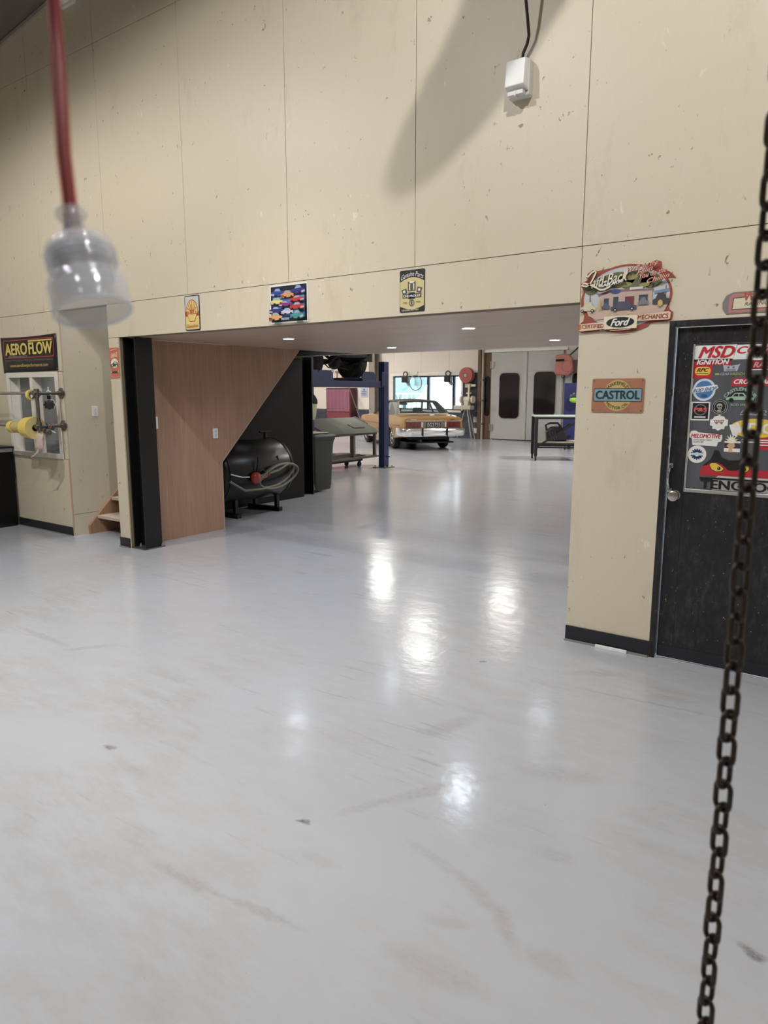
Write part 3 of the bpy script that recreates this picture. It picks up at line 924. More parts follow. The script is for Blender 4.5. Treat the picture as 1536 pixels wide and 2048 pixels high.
a.polys('badge', [[(0.018, 0.060), (0.074, 0.062), (0.068, 0.046), (0.060, 0.036), (0.050, 0.046), (0.044, 0.046), (0.034, 0.036), (0.024, 0.046)]], ink('rust', 170, 110, 92))
a.polys('badge_dots', [rect(0.026 + 0.009 * i, 0.031 + 0.009 * i, 0.050, 0.057) for i in range(5)], W_)
t, a = sticker('sticker', 'long white sticker with red italic capitals on the door glass', -0.984, 1.303, [(0.020, 0.0), (0.150, -0.004), (0.156, 0.020), (0.170, 0.024), (0.176, 0.040), (0.174, 0.062), (0.050, 0.072), (0.034, 0.082), (0.010, 0.080), (0.0, 0.062), (0.002, 0.042), (0.016, 0.036)], W_)
a.text('MELOMOTIVE', RD, 0.010, 0.168, 0.040, 0.064, 0.2, 0.022)
a.text('AUTO BODY PAINT', K_, 0.024, 0.126, 0.026, 0.034, 0.1, 0.0)
a.text('SUPPLIES', K_, 0.024, 0.080, 0.014, 0.022, 0.1, 0.0)
t, a = sticker('sticker', 'round white sticker with blue petals at lower left of the door glass', -0.985, 1.200, ell(0.050, 0.050, 0.050, 0.050), W_)
NB = ink('navy', 30, 46, 110)
pet = []
for s_ in (1, -1):
    for k in range(7):
        an = R(90 * s_ + (k - 3) * 24)
        c_ = (0.050 + 0.024 * math.cos(an), 0.050 + 0.022 * math.sin(an))
        pet.append([(c_[0] + 0.011 * math.cos(R(30 * i)) * math.cos(an) - 0.005 * math.sin(R(30 * i)) * math.sin(an), c_[1] + 0.011 * math.cos(R(30 * i)) * math.sin(an) + 0.005 * math.sin(R(30 * i)) * math.cos(an)) for i in range(12)])
a.polys('petal_ring', pet, NB)
a.polys('centre_band', [rect(0.022, 0.080, 0.044, 0.058)], ink('pale_mint', 196, 226, 226))
t, a = sticker('sticker', 'small card sticker with white burst and tan splash near the chain on the door glass', -0.795, 1.270, rect(0.002, 0.080, 0.0, 0.070), ink('plum', 72, 52, 66))
a.polys('white_bar', [rect(0.0, 0.082, 0.002, 0.022), rect(0.0, 0.082, 0.052, 0.062)], W_)
a.polys('tan_splash', [[(0.020, 0.0), (0.046, 0.0), (0.042, 0.020), (0.056, 0.034), (0.050, 0.052), (0.026, 0.052), (0.012, 0.036), (0.026, 0.020)]], ink('tan', 226, 172, 130))
a.polys('burst', [[(0.036 + (0.036 if i % 2 == 0 else 0.018) * math.cos(R(-10 + 200 * i / 14)), 0.060 + (0.045 if i % 2 == 0 else 0.022) * math.sin(R(-10 + 200 * i / 14))) for i in range(15)]], ink('cream', 240, 236, 210))
t, a = sticker('sticker', 'red slanted sticker with white capitals across the chain on the door glass', -0.788, 1.634, [(0.0, 0.0), (0.230, 0.0), (0.240, 0.046), (0.012, 0.046)], RD)
a.text('CROWCAMS', W_, 0.016, 0.228, 0.012, 0.038, 0.35, 0.022)
t, a = sticker('sticker', 'mint green old car decal in an arch of letters on the door glass', -0.812, 1.518, [(0.004, 0.036), (0.150, 0.036), (0.150, 0.056), (0.128, 0.074), (0.100, 0.090), (0.050, 0.088), (0.030, 0.070), (0.004, 0.060)], K_)
MN = ink('mint', 160, 196, 172)
a.polys('car', [[(0.006, 0.040), (0.146, 0.040), (0.148, 0.054), (0.112, 0.060), (0.094, 0.080), (0.050, 0.080), (0.034, 0.060), (0.008, 0.054)]], MN)
a.polys('car_window', [[(0.042, 0.061), (0.052, 0.075), (0.068, 0.075), (0.068, 0.061)], [(0.073, 0.061), (0.073, 0.075), (0.090, 0.075), (0.100, 0.061)]], K_)
a.polys('car_wheel', [ell(0.034, 0.040, 0.012, 0.012), ell(0.116, 0.040, 0.012, 0.012)], K_)
a.text('CASTLEMAINE', MN, 0, 0, 0, 0, 0.0, 0.03, arc_warp(0.078, 0.010, 0.082, 150, 30, 0.018))
a.text('ROD SHOP', MN, 0.034, 0.130, 0.008, 0.022, 0.0, 0.02)
t, a = sticker('sticker', 'thin silver word decal low behind the chain on the door glass', -0.727, 1.478, rect(0.0, 0.130, 0.0, 0.004), SIL)
a.text('PROTO', SIL, 0.0, 0.130, 0.006, 0.026, 0.4, 0.0)
t, a = sticker('sticker', 'big yellow and white oval decal with wavy letters behind the chain', -0.778, 1.336, ell(0.135, 0.070, 0.130, 0.052), YL)
a.polys('wing', [[(0.0, 0.085), (0.020, 0.030), (0.045, 0.020), (0.050, 0.050), (0.030, 0.092)], [(0.270, 0.085), (0.250, 0.030), (0.225, 0.020), (0.220, 0.050), (0.240, 0.092)]], W_)
a.text('VDO', W_, 0.030, 0.240, 0.042, 0.100, 0.1, 0.022)
a.polys('stripes', [rect(0.070, 0.22, 0.004, 0.010), rect(0.070, 0.22, -0.008, -0.003)], W_)
t, a = sticker('sticker', 'dark red framed sticker below the slanted white one behind the chain', -0.712, 1.720, [(0.0, 0.0), (0.200, 0.0), (0.215, 0.058), (0.016, 0.058)], ink('dark_red', 150, 40, 44))
a.ring('border', [(0.0, 0.0), (0.200, 0.0), (0.215, 0.058), (0.016, 0.058)], [(0.008, 0.005), (0.194, 0.005), (0.207, 0.053), (0.020, 0.053)], W_)
a.text('RACING', ink('pink', 226, 150, 150), 0.030, 0.190, 0.014, 0.044, 0.3, 0.03)
t, a = sticker('sticker', 'small red square sticker right of the chain on the door glass', -0.625, 1.291, rect(0.0, 0.11, 0.0, 0.065), RD)
a.polys('red_line', [rect(0.006, 0.10, 0.022, 0.028)], W_)
t, a = sticker('sticker', 'large red decal with two yellow angry eyes over black capitals on door glass', -0.912, 1.048, [(0.0, 0.115), (0.345, 0.130), (0.62, 0.125), (0.62, 0.090), (0.0, 0.082)], RD)
DK = ink('soot', 30, 26, 28)
a.polys('backing', [[(0.012, 0.140), (0.050, 0.175), (0.062, 0.205), (0.070, 0.232), (0.094, 0.225), (0.110, 0.190), (0.150, 0.175), (0.200, 0.180), (0.235, 0.230), (0.262, 0.205), (0.262, 0.130), (0.20, 0.118), (0.12, 0.12), (0.02, 0.12)]], DK)
a.polys('red_face', [[(0.0, 0.090), (0.002, 0.120), (0.014, 0.138), (0.034, 0.142), (0.052, 0.160), (0.084, 0.162), (0.115, 0.148), (0.150, 0.118), (0.19, 0.120), (0.235, 0.150), (0.256, 0.155), (0.262, 0.118), (0.60, 0.118), (0.60, 0.092)]], RD)
eyeL = [(0.048, 0.146), (0.058, 0.156), (0.080, 0.157), (0.108, 0.142), (0.124, 0.126), (0.112, 0.114), (0.086, 0.110), (0.062, 0.120)]
eyeR = [(0.205, 0.126), (0.222, 0.144), (0.240, 0.152), (0.250, 0.148), (0.252, 0.130), (0.240, 0.116), (0.222, 0.114)]
def grow(p, k):
    cx, cz = sum(q_[0] for q_ in p) / len(p), sum(q_[1] for q_ in p) / len(p)
    return [(cx + (q_[0] - cx) * k, cz + (q_[1] - cz) * k) for q_ in p]
a.polys('eye_outline', [grow(eyeL, 1.14), grow(eyeR, 1.16)], DK)
a.polys('eye', [eyeL, eyeR], YL)
a.polys('pupil', [ell(0.099, 0.128, 0.009, 0.010), ell(0.231, 0.130, 0.008, 0.010)], DK)
a.polys('glint', [ell(0.096, 0.131, 0.0025, 0.003)], W_)
a.polys('pale_bar', [[(0.085, 0.075), (0.60, 0.075), (0.60, 0.086), (0.100, 0.086)]], ink('pale_grey', 198, 196, 192))
a.polys('black_bar', [rect(0.0, 0.60, 0.064, 0.073)], DK)
a.polys('letter_ground', [rect(0.072, 0.60, 0.004, 0.063)], ink('mid_grey', 170, 170, 172))
a.text('TENGTOOLS', DK, 0.006, 0.50, 0.008, 0.062, 0.0, 0.022)

# ------------------------------------------------------------------ signs on the big wall
def sign(name, label, x, z, cat='sign'):
    return thing(name, label, cat, (x, WY - 0.0015, z))

# tall yellow sign with the scallop
t = sign('tin_sign', 'tall narrow yellow tin sign with red scallop shell above the black column', -5.345, 2.150)
plate(t, rrect(0, 0.200, 0, 0.305, 0.016), 0.003, K_)
a = Art(t, 0.003)
SY = ink('shell_yellow', 232, 204, 110)
a.polys('field', [rrect(0.008, 0.192, 0.010, 0.297, 0.010)], ink('pale_grey2', 206, 204, 200))
a.polys('lower_field', [rect(0.010, 0.190, 0.012, 0.125)], SY)
a.polys('red_band', [rect(0.010, 0.190, 0.125, 0.165)], ink('brick', 186, 66, 52))
fan = [(0.100 + 0.078 * math.cos(R(180 - 180 * i / 16)) * (1.0 if i % 2 == 0 else 0.95), 0.165 + 0.098 * math.sin(R(180 - 180 * i / 16)) * (1.0 if i % 2 == 0 else 0.95)) for i in range(17)]
sh = fan + [(0.150, 0.120), (0.132, 0.082), (0.068, 0.082), (0.050, 0.120)]
a.polys('shell', [[(0.100 + (p[0] - 0.100) * 1.07, 0.160 + (p[1] - 0.160) * 1.07) for p in sh]], ink('brick', 186, 66, 52))
a.polys('shell', [sh], SY)
a.ribbon('shell_ribs', [([(0.100 + 0.020 * math.cos(R(t_)), 0.168), (0.100 + 0.072 * math.cos(R(t_)), 0.168 + 0.088 * math.sin(R(t_)))], 0.006) for t_ in (22, 45, 68, 90, 112, 135, 158)], ink('brick', 186, 66, 52))
a.text('SHELL', RD, 0.026, 0.174, 0.140, 0.170, 0.0, 0.02)
a.text('Gasoline', ink('brick', 186, 66, 52), 0.024, 0.176, 0.026, 0.056, 0.3, 0.0)

# poster of many old cars
t = sign('poster', 'square poster of many coloured classic cars on the cream header', -4.272, 2.152, 'poster')
plate(t, rect(0, 0.410, 0, 0.302), 0.0015, W_)
a = Art(t, 0.0015)
a.polys('border', [rect(0.010, 0.400, 0.012, 0.290)], ink('near_black_blue', 24, 28, 44))
a.polys('field', [rect(0.030, 0.376, 0.040, 0.250)], ink('sky_blue', 84, 132, 196))
a.ribbon('field_streaks', [([(0.03, z_), (0.376, z_ + 0.01)], 0.006) for z_ in (0.07, 0.11, 0.15, 0.19, 0.23)], ink('sky_blue2', 112, 158, 214))
def mini_car(x, z, w, h, body, trim, flip=1):
    P = lambda pts: [(x + (u if flip > 0 else 1 - u) * w, z + v * h) for u, v in pts]
    a.polys('car_shadow', [P([(0.02, -0.05), (0.98, -0.05), (1.0, 0.12), (0.0, 0.12)])], ink('near_black_blue', 24, 28, 44))
    a.polys('car_body', [P([(0.0, 0.10), (0.30, 0.0), (1.0, 0.12), (1.0, 0.52), (0.80, 0.60), (0.66, 0.98), (0.36, 1.0), (0.22, 0.66), (0.0, 0.52)])], body)
    a.polys('car_window', [P([(0.27, 0.66), (0.38, 0.92), (0.62, 0.90), (0.74, 0.60)])], ink('window_blue', 150, 176, 206))
    a.polys('car_grille', [P([(0.02, 0.18), (0.26, 0.10), (0.26, 0.34), (0.02, 0.40)])], trim)
    a.polys('car_wheel', [[(x + (0.36 if flip > 0 else 0.64) * w + 0.10 * w * math.cos(R(30 * i)), z + 0.08 * h + 0.13 * h * math.sin(R(30 * i))) for i in range(12)], [(x + (0.84 if flip > 0 else 0.16) * w + 0.08 * w * math.cos(R(30 * i)), z + 0.15 * h + 0.12 * h * math.sin(R(30 * i))) for i in range(12)]], K_)
c1, c2, c3 = ink('car_blue', 40, 74, 168), ink('car_navy', 44, 50, 140), ink('car_orange', 226, 150, 84)
c4, c5, c6 = ink('car_yellow', 232, 218, 112), ink('car_red', 212, 52, 56), ink('car_magenta', 150, 50, 140)
c7, c8, c9 = ink('car_white', 206, 206, 224), ink('car_teal', 60, 150, 150), ink('car_gold', 228, 164, 92)
cg = ink('car_chrome', 190, 180, 190)
mini_car(0.012, 0.212, 0.150, 0.066, c1, cg); mini_car(0.240, 0.216, 0.150, 0.072, c2, cg, -1); mini_car(0.130, 0.196, 0.140, 0.056, c3, ink('car_rust', 150, 80, 50))
mini_car(0.014, 0.150, 0.140, 0.052, c4, cg); mini_car(0.235, 0.160, 0.152, 0.046, c5, cg, -1); mini_car(0.116, 0.128, 0.138, 0.044, c6, cg)
mini_car(0.240, 0.098, 0.154, 0.056, c5, cg, -1); mini_car(0.014, 0.078, 0.150, 0.056, c2, cg); mini_car(0.150, 0.066, 0.130, 0.046, c7, cg)
mini_car(0.014, 0.022, 0.150, 0.062, c9, ink('car_plum', 110, 60, 80)); mini_car(0.256, 0.024, 0.140, 0.068, c8, cg, -1)
a.polys('caption_box', [rect(0.158, 0.250, 0.018, 0.040)], ink('caption', 60, 96, 140))
a.text('FALCONS', W_, 0.164, 0.244, 0.022, 0.036, 0.0, 0.02)

# parts sign
t = sign('tin_sign', 'yellow and black upright tin sign with a spark part over the middle of the opening', -2.985, 2.163)
plate(t, rrect(0, 0.210, 0, 0.285, 0.010), 0.003, ink('sign_black', 44, 40, 46))
a = Art(t, 0.003)
top = [(0.004 + 0.202 * i / 14, 0.205 + 0.030 * math.sin(math.pi * i / 14)) for i in range(15)]
bot = [(0.206 - 0.202 * i / 14, 0.040 - 0.024 * math.sin(math.pi * i / 14)) for i in range(15)]
a.polys('field', [top + bot], ink('sign_yellow', 216, 200, 136))
def gp(u, w):
    return 0.012 + 0.188 * u, 0.216 + 0.026 * math.sin(math.pi * u) + 0.034 * w
a.text('Genuine Parts', W_, 0, 0, 0, 0, 0.35, 0.0, gp)
CR, CB = ink('sign_grey', 92, 92, 92), ink('sign_cream', 236, 230, 206)
a.polys('box_drawing', [rect(0.070, 0.136, 0.142, 0.205), [(0.016, 0.152), (0.058, 0.162), (0.066, 0.128), (0.028, 0.120)], [(0.192, 0.158), (0.150, 0.168), (0.142, 0.132), (0.180, 0.124)]], CR)
a.each('box_face', [rect(0.081, 0.090, 0.148, 0.192), rect(0.116, 0.125, 0.148, 0.192), ell(0.104, 0.202, 0.022, 0.007), ell(0.040, 0.140, 0.010, 0.010), ell(0.166, 0.146, 0.010, 0.010)], CB)
a.polys('name_box', [rect(0.026, 0.184, 0.096, 0.122), rect(0.076, 0.130, 0.088, 0.132)], ink('slate', 58, 62, 72))
a.text('CHEVROLET', W_, 0.030, 0.180, 0.100, 0.116, 0.0, 0.03)
a.ring('globe', ell(0.104, 0.062, 0.022, 0.022), ell(0.104, 0.062, 0.017, 0.017), CR)
a.polys('globe_mark', [ell(0.104, 0.062, 0.006, 0.013)], CR)
a.polys('rules', [rect(0.030, 0.066, 0.062, 0.066), rect(0.142, 0.180, 0.064, 0.068)], CR)
a.text('GENERAL MOTORS', CB, 0.022, 0.165, 0.006, 0.017, 0.0, 0.0)

# small orange garage sign on the narrow pier
t = sign('tin_sign', 'small orange upright tin sign with a car drawing on the narrow pier', -6.545, 1.742)
plate(t, rrect(0, 0.152, 0, 0.300, 0.006), 0.003, ink('sign_orange', 216, 108, 74))
a = Art(t, 0.003)
def gw(u, w):
    return 0.022 + 0.112 * u, 0.200 + 0.014 * u + 0.044 * w
a.text('GARAGE', ink('cream', 240, 236, 210), 0, 0, 0, 0, 0.15, 0.02, gw)
a.ribbon('border_line', [([(0.012, 0.275), (0.140, 0.288)], 0.004), ([(0.010, 0.100), (0.010, 0.012), (0.142, 0.012), (0.142, 0.100)], 0.003)], ink('cream', 240, 236, 210))
a.polys('roundel', [ell(0.080, 0.148, 0.062, 0.046)], ink('cream', 240, 236, 210))
a.polys('car', [[(0.012, 0.138), (0.050, 0.146), (0.070, 0.164), (0.118, 0.162), (0.138, 0.142), (0.138, 0.118), (0.030, 0.114), (0.014, 0.124)]], ink('dark_green', 56, 74, 66))
a.polys('car_light', [[(0.066, 0.146), (0.076, 0.158), (0.110, 0.156), (0.122, 0.144)], ell(0.040, 0.130, 0.012, 0.005), ell(0.112, 0.126, 0.014, 0.004)], ink('cream', 240, 236, 210))
a.polys('tag_plate', [rect(0.036, 0.120, 0.052, 0.070)], ink('slate', 58, 62, 72))
a.polys('tag_dots', [ell(0.018, 0.061, 0.006, 0.006), ell(0.136, 0.061, 0.006, 0.006)], ink('cream', 240, 236, 210))

# die-cut garage sign on the right column
t = sign('tin_sign', 'large die-cut oval sign of a seaside garage at the top of the right column', -1.655, 1.950)
RB = ink('rust_red', 170, 76, 58)
body = [(0.0, 0.055), (0.0, 0.020), (0.020, 0.008), (0.13, 0.014)] + ell(0.270, 0.180, 0.258, 0.182, 14, 235, 305) + [(0.42, 0.046), (0.52, 0.050), (0.545, 0.062), (0.548, 0.100), (0.530, 0.112), (0.525, 0.118)] + ell(0.275, 0.200, 0.262, 0.185, 10, -18, 30) + [(0.552, 0.286), (0.535, 0.305), (0.515, 0.322), (0.470, 0.345), (0.468, 0.380), (0.440, 0.392), (0.390, 0.376)] + ell(0.275, 0.200, 0.262, 0.185, 8, 64, 112) + [(0.100, 0.362), (0.075, 0.372), (0.040, 0.352), (0.040, 0.315), (0.004, 0.296), (0.010, 0.278)] + ell(0.275, 0.190, 0.268, 0.180, 10, 160, 205) + [(0.028, 0.078)]
plate(t, body, 0.004, RB)
a = Art(t, 0.004)
a.polys('sky', [ell(0.275, 0.200, 0.250, 0.172, 40)], ink('hazy_sky', 196, 200, 204))
a.polys('trees', [ell(0.225, 0.300, 0.10, 0.045), ell(0.330, 0.290, 0.10, 0.055), ell(0.070, 0.255, 0.040, 0.030), ell(0.420, 0.280, 0.06, 0.040)], ink('palm_green', 106, 116, 78))
a.polys('tree_light', [ell(0.300, 0.312, 0.04, 0.018), ell(0.260, 0.272, 0.05, 0.014), ell(0.380, 0.262, 0.03, 0.012)], ink('palm_light', 158, 152, 92))
a.each('trunk', [rect(0.062, 0.068, 0.165, 0.25), rect(0.425, 0.431, 0.19, 0.27), rect(0.500, 0.505, 0.17, 0.25)], ink('trunk_brown', 120, 92, 66))
a.polys('sea', [[(0.440, 0.205), (0.520, 0.215), (0.522, 0.232), (0.440, 0.222)]], ink('sea_blue', 112, 150, 184))
a.polys('ground', [[(0.040, 0.150), (0.520, 0.150), (0.500, 0.105), (0.440, 0.090), (0.110, 0.080), (0.060, 0.105)]], ink('sand', 206, 178, 158))
a.polys('garage_wall', [[(0.125, 0.150), (0.430, 0.150), (0.430, 0.228), (0.360, 0.236), (0.240, 0.236), (0.215, 0.252), (0.190, 0.236), (0.125, 0.220)]], ink('stucco', 198, 172, 158))
a.polys('garage_roof', [[(0.115, 0.214), (0.180, 0.232), (0.245, 0.232), (0.435, 0.226), (0.435, 0.236), (0.245, 0.246), (0.180, 0.246), (0.115, 0.226)]], ink('roof_mauve', 146, 110, 116))
a.polys('garage_door', [rect(0.150, 0.180, 0.150, 0.200), rect(0.206, 0.236, 0.150, 0.205), rect(0.355, 0.405, 0.158, 0.206)], ink('door_slate', 70, 78, 92))
a.polys('red_door', [rect(0.275, 0.328, 0.152, 0.202)], ink('door_maroon', 122, 62, 60))
a.polys('oval_board', [ell(0.218, 0.236, 0.030, 0.013)], ink('board_blue', 74, 84, 150))
a.polys('white_board', [rect(0.300, 0.375, 0.238, 0.252)], ink('board_white', 222, 214, 206))
cx_ = lambda x, z, w, h, m: a.polys('car', [[(x, z), (x + w, z), (x + w, z + 0.45 * h), (x + 0.82 * w, z + 0.5 * h), (x + 0.66 * w, z + h), (x + 0.30 * w, z + h), (x + 0.16 * w, z + 0.52 * h), (x, z + 0.42 * h)]], m)
cx_(0.012, 0.135, 0.090, 0.050, ink('cream_truck', 214, 206, 170)); cx_(0.195, 0.128, 0.150, 0.048, ink('car_slate', 84, 84, 106)); cx_(0.435, 0.148, 0.092, 0.060, ink('car_dark', 74, 72, 78)); cx_(0.352, 0.150, 0.060, 0.040, ink('car_grey', 128, 128, 140)); cx_(0.140, 0.140, 0.05, 0.035, ink('car_slate2', 92, 98, 122))
a.polys('car_wheel', [ell(x_, z_, 0.010, 0.010, 14) for x_, z_ in ((0.022, 0.136), (0.084, 0.134), (0.222, 0.130), (0.320, 0.132))], K_)
a.polys('wheel_hub', [ell(x_, z_, 0.005, 0.005, 10) for x_, z_ in ((0.022, 0.136), (0.084, 0.134), (0.222, 0.130), (0.320, 0.132))], ink('board_white', 222, 214, 206))
a.polys('surfboard', [ell(0.128, 0.165, 0.006, 0.034), ell(0.478, 0.152, 0.014, 0.018)], ink('board_yellow', 214, 176, 92))
a.each('banner_scroll', [[(0.006, 0.022), (0.020, 0.016), (0.170, 0.024), (0.170, 0.066), (0.010, 0.058)], [(0.350, 0.060), (0.350, 0.092), (0.528, 0.104), (0.540, 0.096), (0.538, 0.064), (0.528, 0.058)]], ink('banner_cream', 232, 202, 172))
a.polys('banner_end', [[(0.006, 0.022), (0.022, 0.030), (0.022, 0.050), (0.010, 0.058)]], ORG)
a.text('CERTIFIED', ink('banner_red', 160, 60, 48), 0.026, 0.160, 0.032, 0.054, 0.0, 0.02)
a.text('MECHANICS', ink('banner_red', 160, 60, 48), 0.358, 0.528, 0.066, 0.092, 0.0, 0.02)
a.polys('plaque', [rrect(0.160, 0.355, 0.020, 0.094, 0.006)], ink('plaque_cream', 236, 224, 190))
a.polys('oval', [ell(0.258, 0.057, 0.082, 0.030)], ink('oval_black', 34, 36, 38))
a.text('Ford', W_, 0.200, 0.316, 0.036, 0.080, 0.45, 0.03)
a.ribbon('fine_print', [([(0.20, 0.011), (0.32, 0.016)], 0.004)], ink('banner_cream', 232, 202, 172))
LC = ink('script_cream', 238, 224, 190)
def l1(u, w):
    return 0.075 + 0.215 * u, 0.262 + 0.030 * u + 0.062 * w
def l1s(u, w):
    return 0.079 + 0.215 * u, 0.256 + 0.030 * u + 0.062 * w
a.text('aid-Back', K_, 0, 0, 0, 0, 0.3, 0.022, l1s, name='lettering_shadow')
a.text('aid-Back', LC, 0, 0, 0, 0, 0.3, 0.02, l1)
swash = [(0.040, 0.338), (0.052, 0.330), (0.070, 0.350), (0.092, 0.362), (0.100, 0.352), (0.086, 0.322), (0.070, 0.292), (0.046, 0.276), (0.014, 0.284), (0.030, 0.296), (0.070, 0.284), (0.110, 0.262), (0.130, 0.250), (0.155, 0.250), (0.190, 0.266)]
a.ribbon('script_initial', [([(p[0] + 0.003, p[1] - 0.005) for p in swash], 0.014)], K_)
a.ribbon('script_initial', [(swash, 0.010), ([(0.270, 0.300), (0.280, 0.340), (0.296, 0.366)], [0.012, 0.010, 0.002])], LC)
def l2(u, w):
    return 0.118 + 0.150 * u, 0.266 + 0.022 * u - 0.008 * math.sin(math.pi * u) + 0.018 * w
a.text('GARAGE', W_, 0, 0, 0, 0, 0.1, 0.03, l2)
for bd, x0, x1, z0 in (("We'll do the", 0.285, 0.455, 0.338), ("Fillin'", 0.340, 0.445, 0.314), ("You do the", 0.358, 0.505, 0.292), ("Chillin'", 0.400, 0.540, 0.264)):
    def lw(u, w, x0=x0, x1=x1, z0=z0):
        return x0 + (x1 - x0) * u, z0 + 0.028 * u + 0.026 * w
    def lws(u, w, x0=x0, x1=x1, z0=z0):
        return x0 + 0.003 + (x1 - x0) * u, z0 - 0.003 + 0.028 * u + 0.026 * w
    a.text(bd, ink('banner_red', 160, 60, 48), 0, 0, 0, 0, 0.35, 0.03, lws, name='lettering_shadow')
    a.text(bd, ink('script_peach', 240, 196, 172), 0, 0, 0, 0, 0.35, 0.01, lw)

# oil sign
t = sign('tin_sign', 'weathered orange and blue oil sign halfway up the right column', -1.552, 1.482)
k = NT('rusted_tin_print')
c = k.mix(k.noise(k.mapping(), 9, 5), S(172, 122, 90), S(158, 102, 84))
c = k.mix(k.ramp(k.noise(k.mapping(), 26, 6, 0.7), 0.55, 0.7), c, S(132, 106, 84))
k.l(c, k.b.inputs['Base Color']); k.b.inputs['Roughness'].default_value = 0.5
plate(t, rrect(0, 0.312, 0, 0.200, 0.010), 0.004, k.m)
a = Art(t, 0.004)
a.polys('roundel', [ell(0.156, 0.100, 0.086, 0.092)], ink('old_yellow', 206, 176, 100))
a.polys('band', [rrect(0.012, 0.300, 0.066, 0.142, 0.008)], ink('band_blue', 130, 164, 176))
a.ring('band_edge', rrect(0.010, 0.302, 0.064, 0.144, 0.009), rrect(0.015, 0.297, 0.069, 0.139, 0.006), ink('band_dark', 84, 84, 74))
DG = ink('petrol', 34, 62, 70)
a.text('CASTROL', DG, 0.024, 0.290, 0.078, 0.130, 0.0, 0.022)
a.text('WAKEFIELD', ink('umber', 66, 56, 40), 0, 0, 0, 0, 0.0, 0.01, arc_warp(0.156, 0.100, 0.064, 146, 34, 0.020))
a.text('MOTOR OIL', ink('umber', 66, 56, 40), 0, 0, 0, 0, 0.0, 0.01, arc_warp(0.156, 0.100, 0.082, 216, 324, -0.0) if False else (lambda u, w: (0.156 + (0.082 - 0.018 * w) * math.cos(R(214 + 112 * u)), 0.100 + (0.082 - 0.018 * w) * math.sin(R(214 + 112 * u)))))
for x_, z_ in ((0.012, 0.012), (0.300, 0.012), (0.012, 0.188), (0.300, 0.188)):
    q = MB(); q.cyl((x_, -0.004, z_), (x_, -0.0055, z_), 0.004, n=8); q.build('pin', M_STEEL, t)

# racing sign over the door
t = sign('tin_sign', 'pink and cream racing sign with a rounded end above the black door', -0.852, 2.020)
plate(t, [(0.022, 0.0), (0.430, 0.0), (0.430, 0.112), (0.050, 0.112), (0.016, 0.096), (0.0, 0.062), (0.002, 0.030)], 0.003, ink('sign_steel', 128, 126, 124))
a = Art(t, 0.003)
a.polys('pink_frame', [[(0.030, 0.006), (0.420, 0.006), (0.420, 0.106), (0.050, 0.104), (0.034, 0.090)]], ink('sign_pink', 196, 124, 120))
a.polys('dark_line', [[(0.048, 0.020), (0.420, 0.020), (0.420, 0.096), (0.120, 0.096), (0.112, 0.086), (0.052, 0.082)]], ink('sign_brown', 92, 84, 74))
a.polys('cream_field', [[(0.053, 0.024), (0.420, 0.024), (0.420, 0.092), (0.112, 0.092), (0.108, 0.080), (0.057, 0.078)]], ink('sign_cream2', 224, 214, 178))
a.text('W', ink('sign_rose', 190, 84, 84), 0.104, 0.164, 0.062, 0.108, 0.15, 0.022)
a.text('RACING ENGINES', ink('sign_brown', 92, 84, 74), 0.110, 0.360, 0.038, 0.056, 0.25, 0.01)

# banner over the left window
t = sign('banner', 'black banner with big yellow block letters above the small left window', -8.705, 1.838, 'banner')
q = MB()
cols, rows = 12, 6
Wd, Hg = 1.200, 0.395
gridv = []
for j in range(rows + 1):
    for i in range(cols + 1):
        u, v = i / cols, j / rows
        gridv.append((u * Wd + 0.02 * (1 - v) * (0.5 - u), -0.004 - 0.004 * math.sin(u * 9 + v * 2) ** 2, v * Hg + 0.012 * math.sin(math.pi * u) * v * -1 - 0.016 * (1 - v) * (1 - u)))
q.add(gridv, [(j * (cols + 1) + i, j * (cols + 1) + i + 1, (j + 1) * (cols + 1) + i + 1, (j + 1) * (cols + 1) + i) for j in range(rows) for i in range(cols)])
o = q.build('banner_sheet', ink('banner_black', 26, 24, 30), t, smooth=60)
sol = o.modifiers.new('solid', 'SOLIDIFY'); sol.thickness = 0.002; sol.offset = 0
a = Art(t, 0.010)
def frame_ring(x0, x1, z0, z1, w, m, nm):
    a.ring(nm, rrect(x0, x1, z0, z1, 0.03), rrect(x0 + w, x1 - w, z0 + w, z1 - w, 0.025), m)
frame_ring(0.06, 1.150, 0.150, 0.360, 0.012, ink('banner_red2', 176, 52, 60), 'red_frame')
BYL = ink('banner_yellow', 232, 206, 92)
a.text('AERO', BYL, 0.090, 0.590, 0.185, 0.320, 0.0, 0.022)
a.text('FLOW', BYL, 0.620, 1.120, 0.185, 0.320, 0.0, 0.022)
a.polys('top_bar', [rect(0.620, 1.120, 0.326, 0.342)], BYL)
a.text('PERFORMANCE PRODUCTS', ink('grey4', 178, 176, 172), 0.170, 0.580, 0.160, 0.178, 0.0, 0.0)
a.text('MANUFACTURING RACING STREET AND PERFORMANCE PRODUCTS', ink('grey2', 120, 120, 124), 0.08, 1.12, 0.116, 0.134, 0.0, 0.0)
a.text('www.aeroflowperformance.com', BYL, 0.190, 1.010, 0.040, 0.088, 0.0, 0.01)
for x_, z_ in ((0.02, 0.375), (1.18, 0.375), (0.03, 0.006), (1.18, 0.02)):
    q = MB(); q.cyl((x_, -0.004, z_), (x_, -0.012, z_), 0.008, n=10); q.build('eyelet', M_STEEL, t)

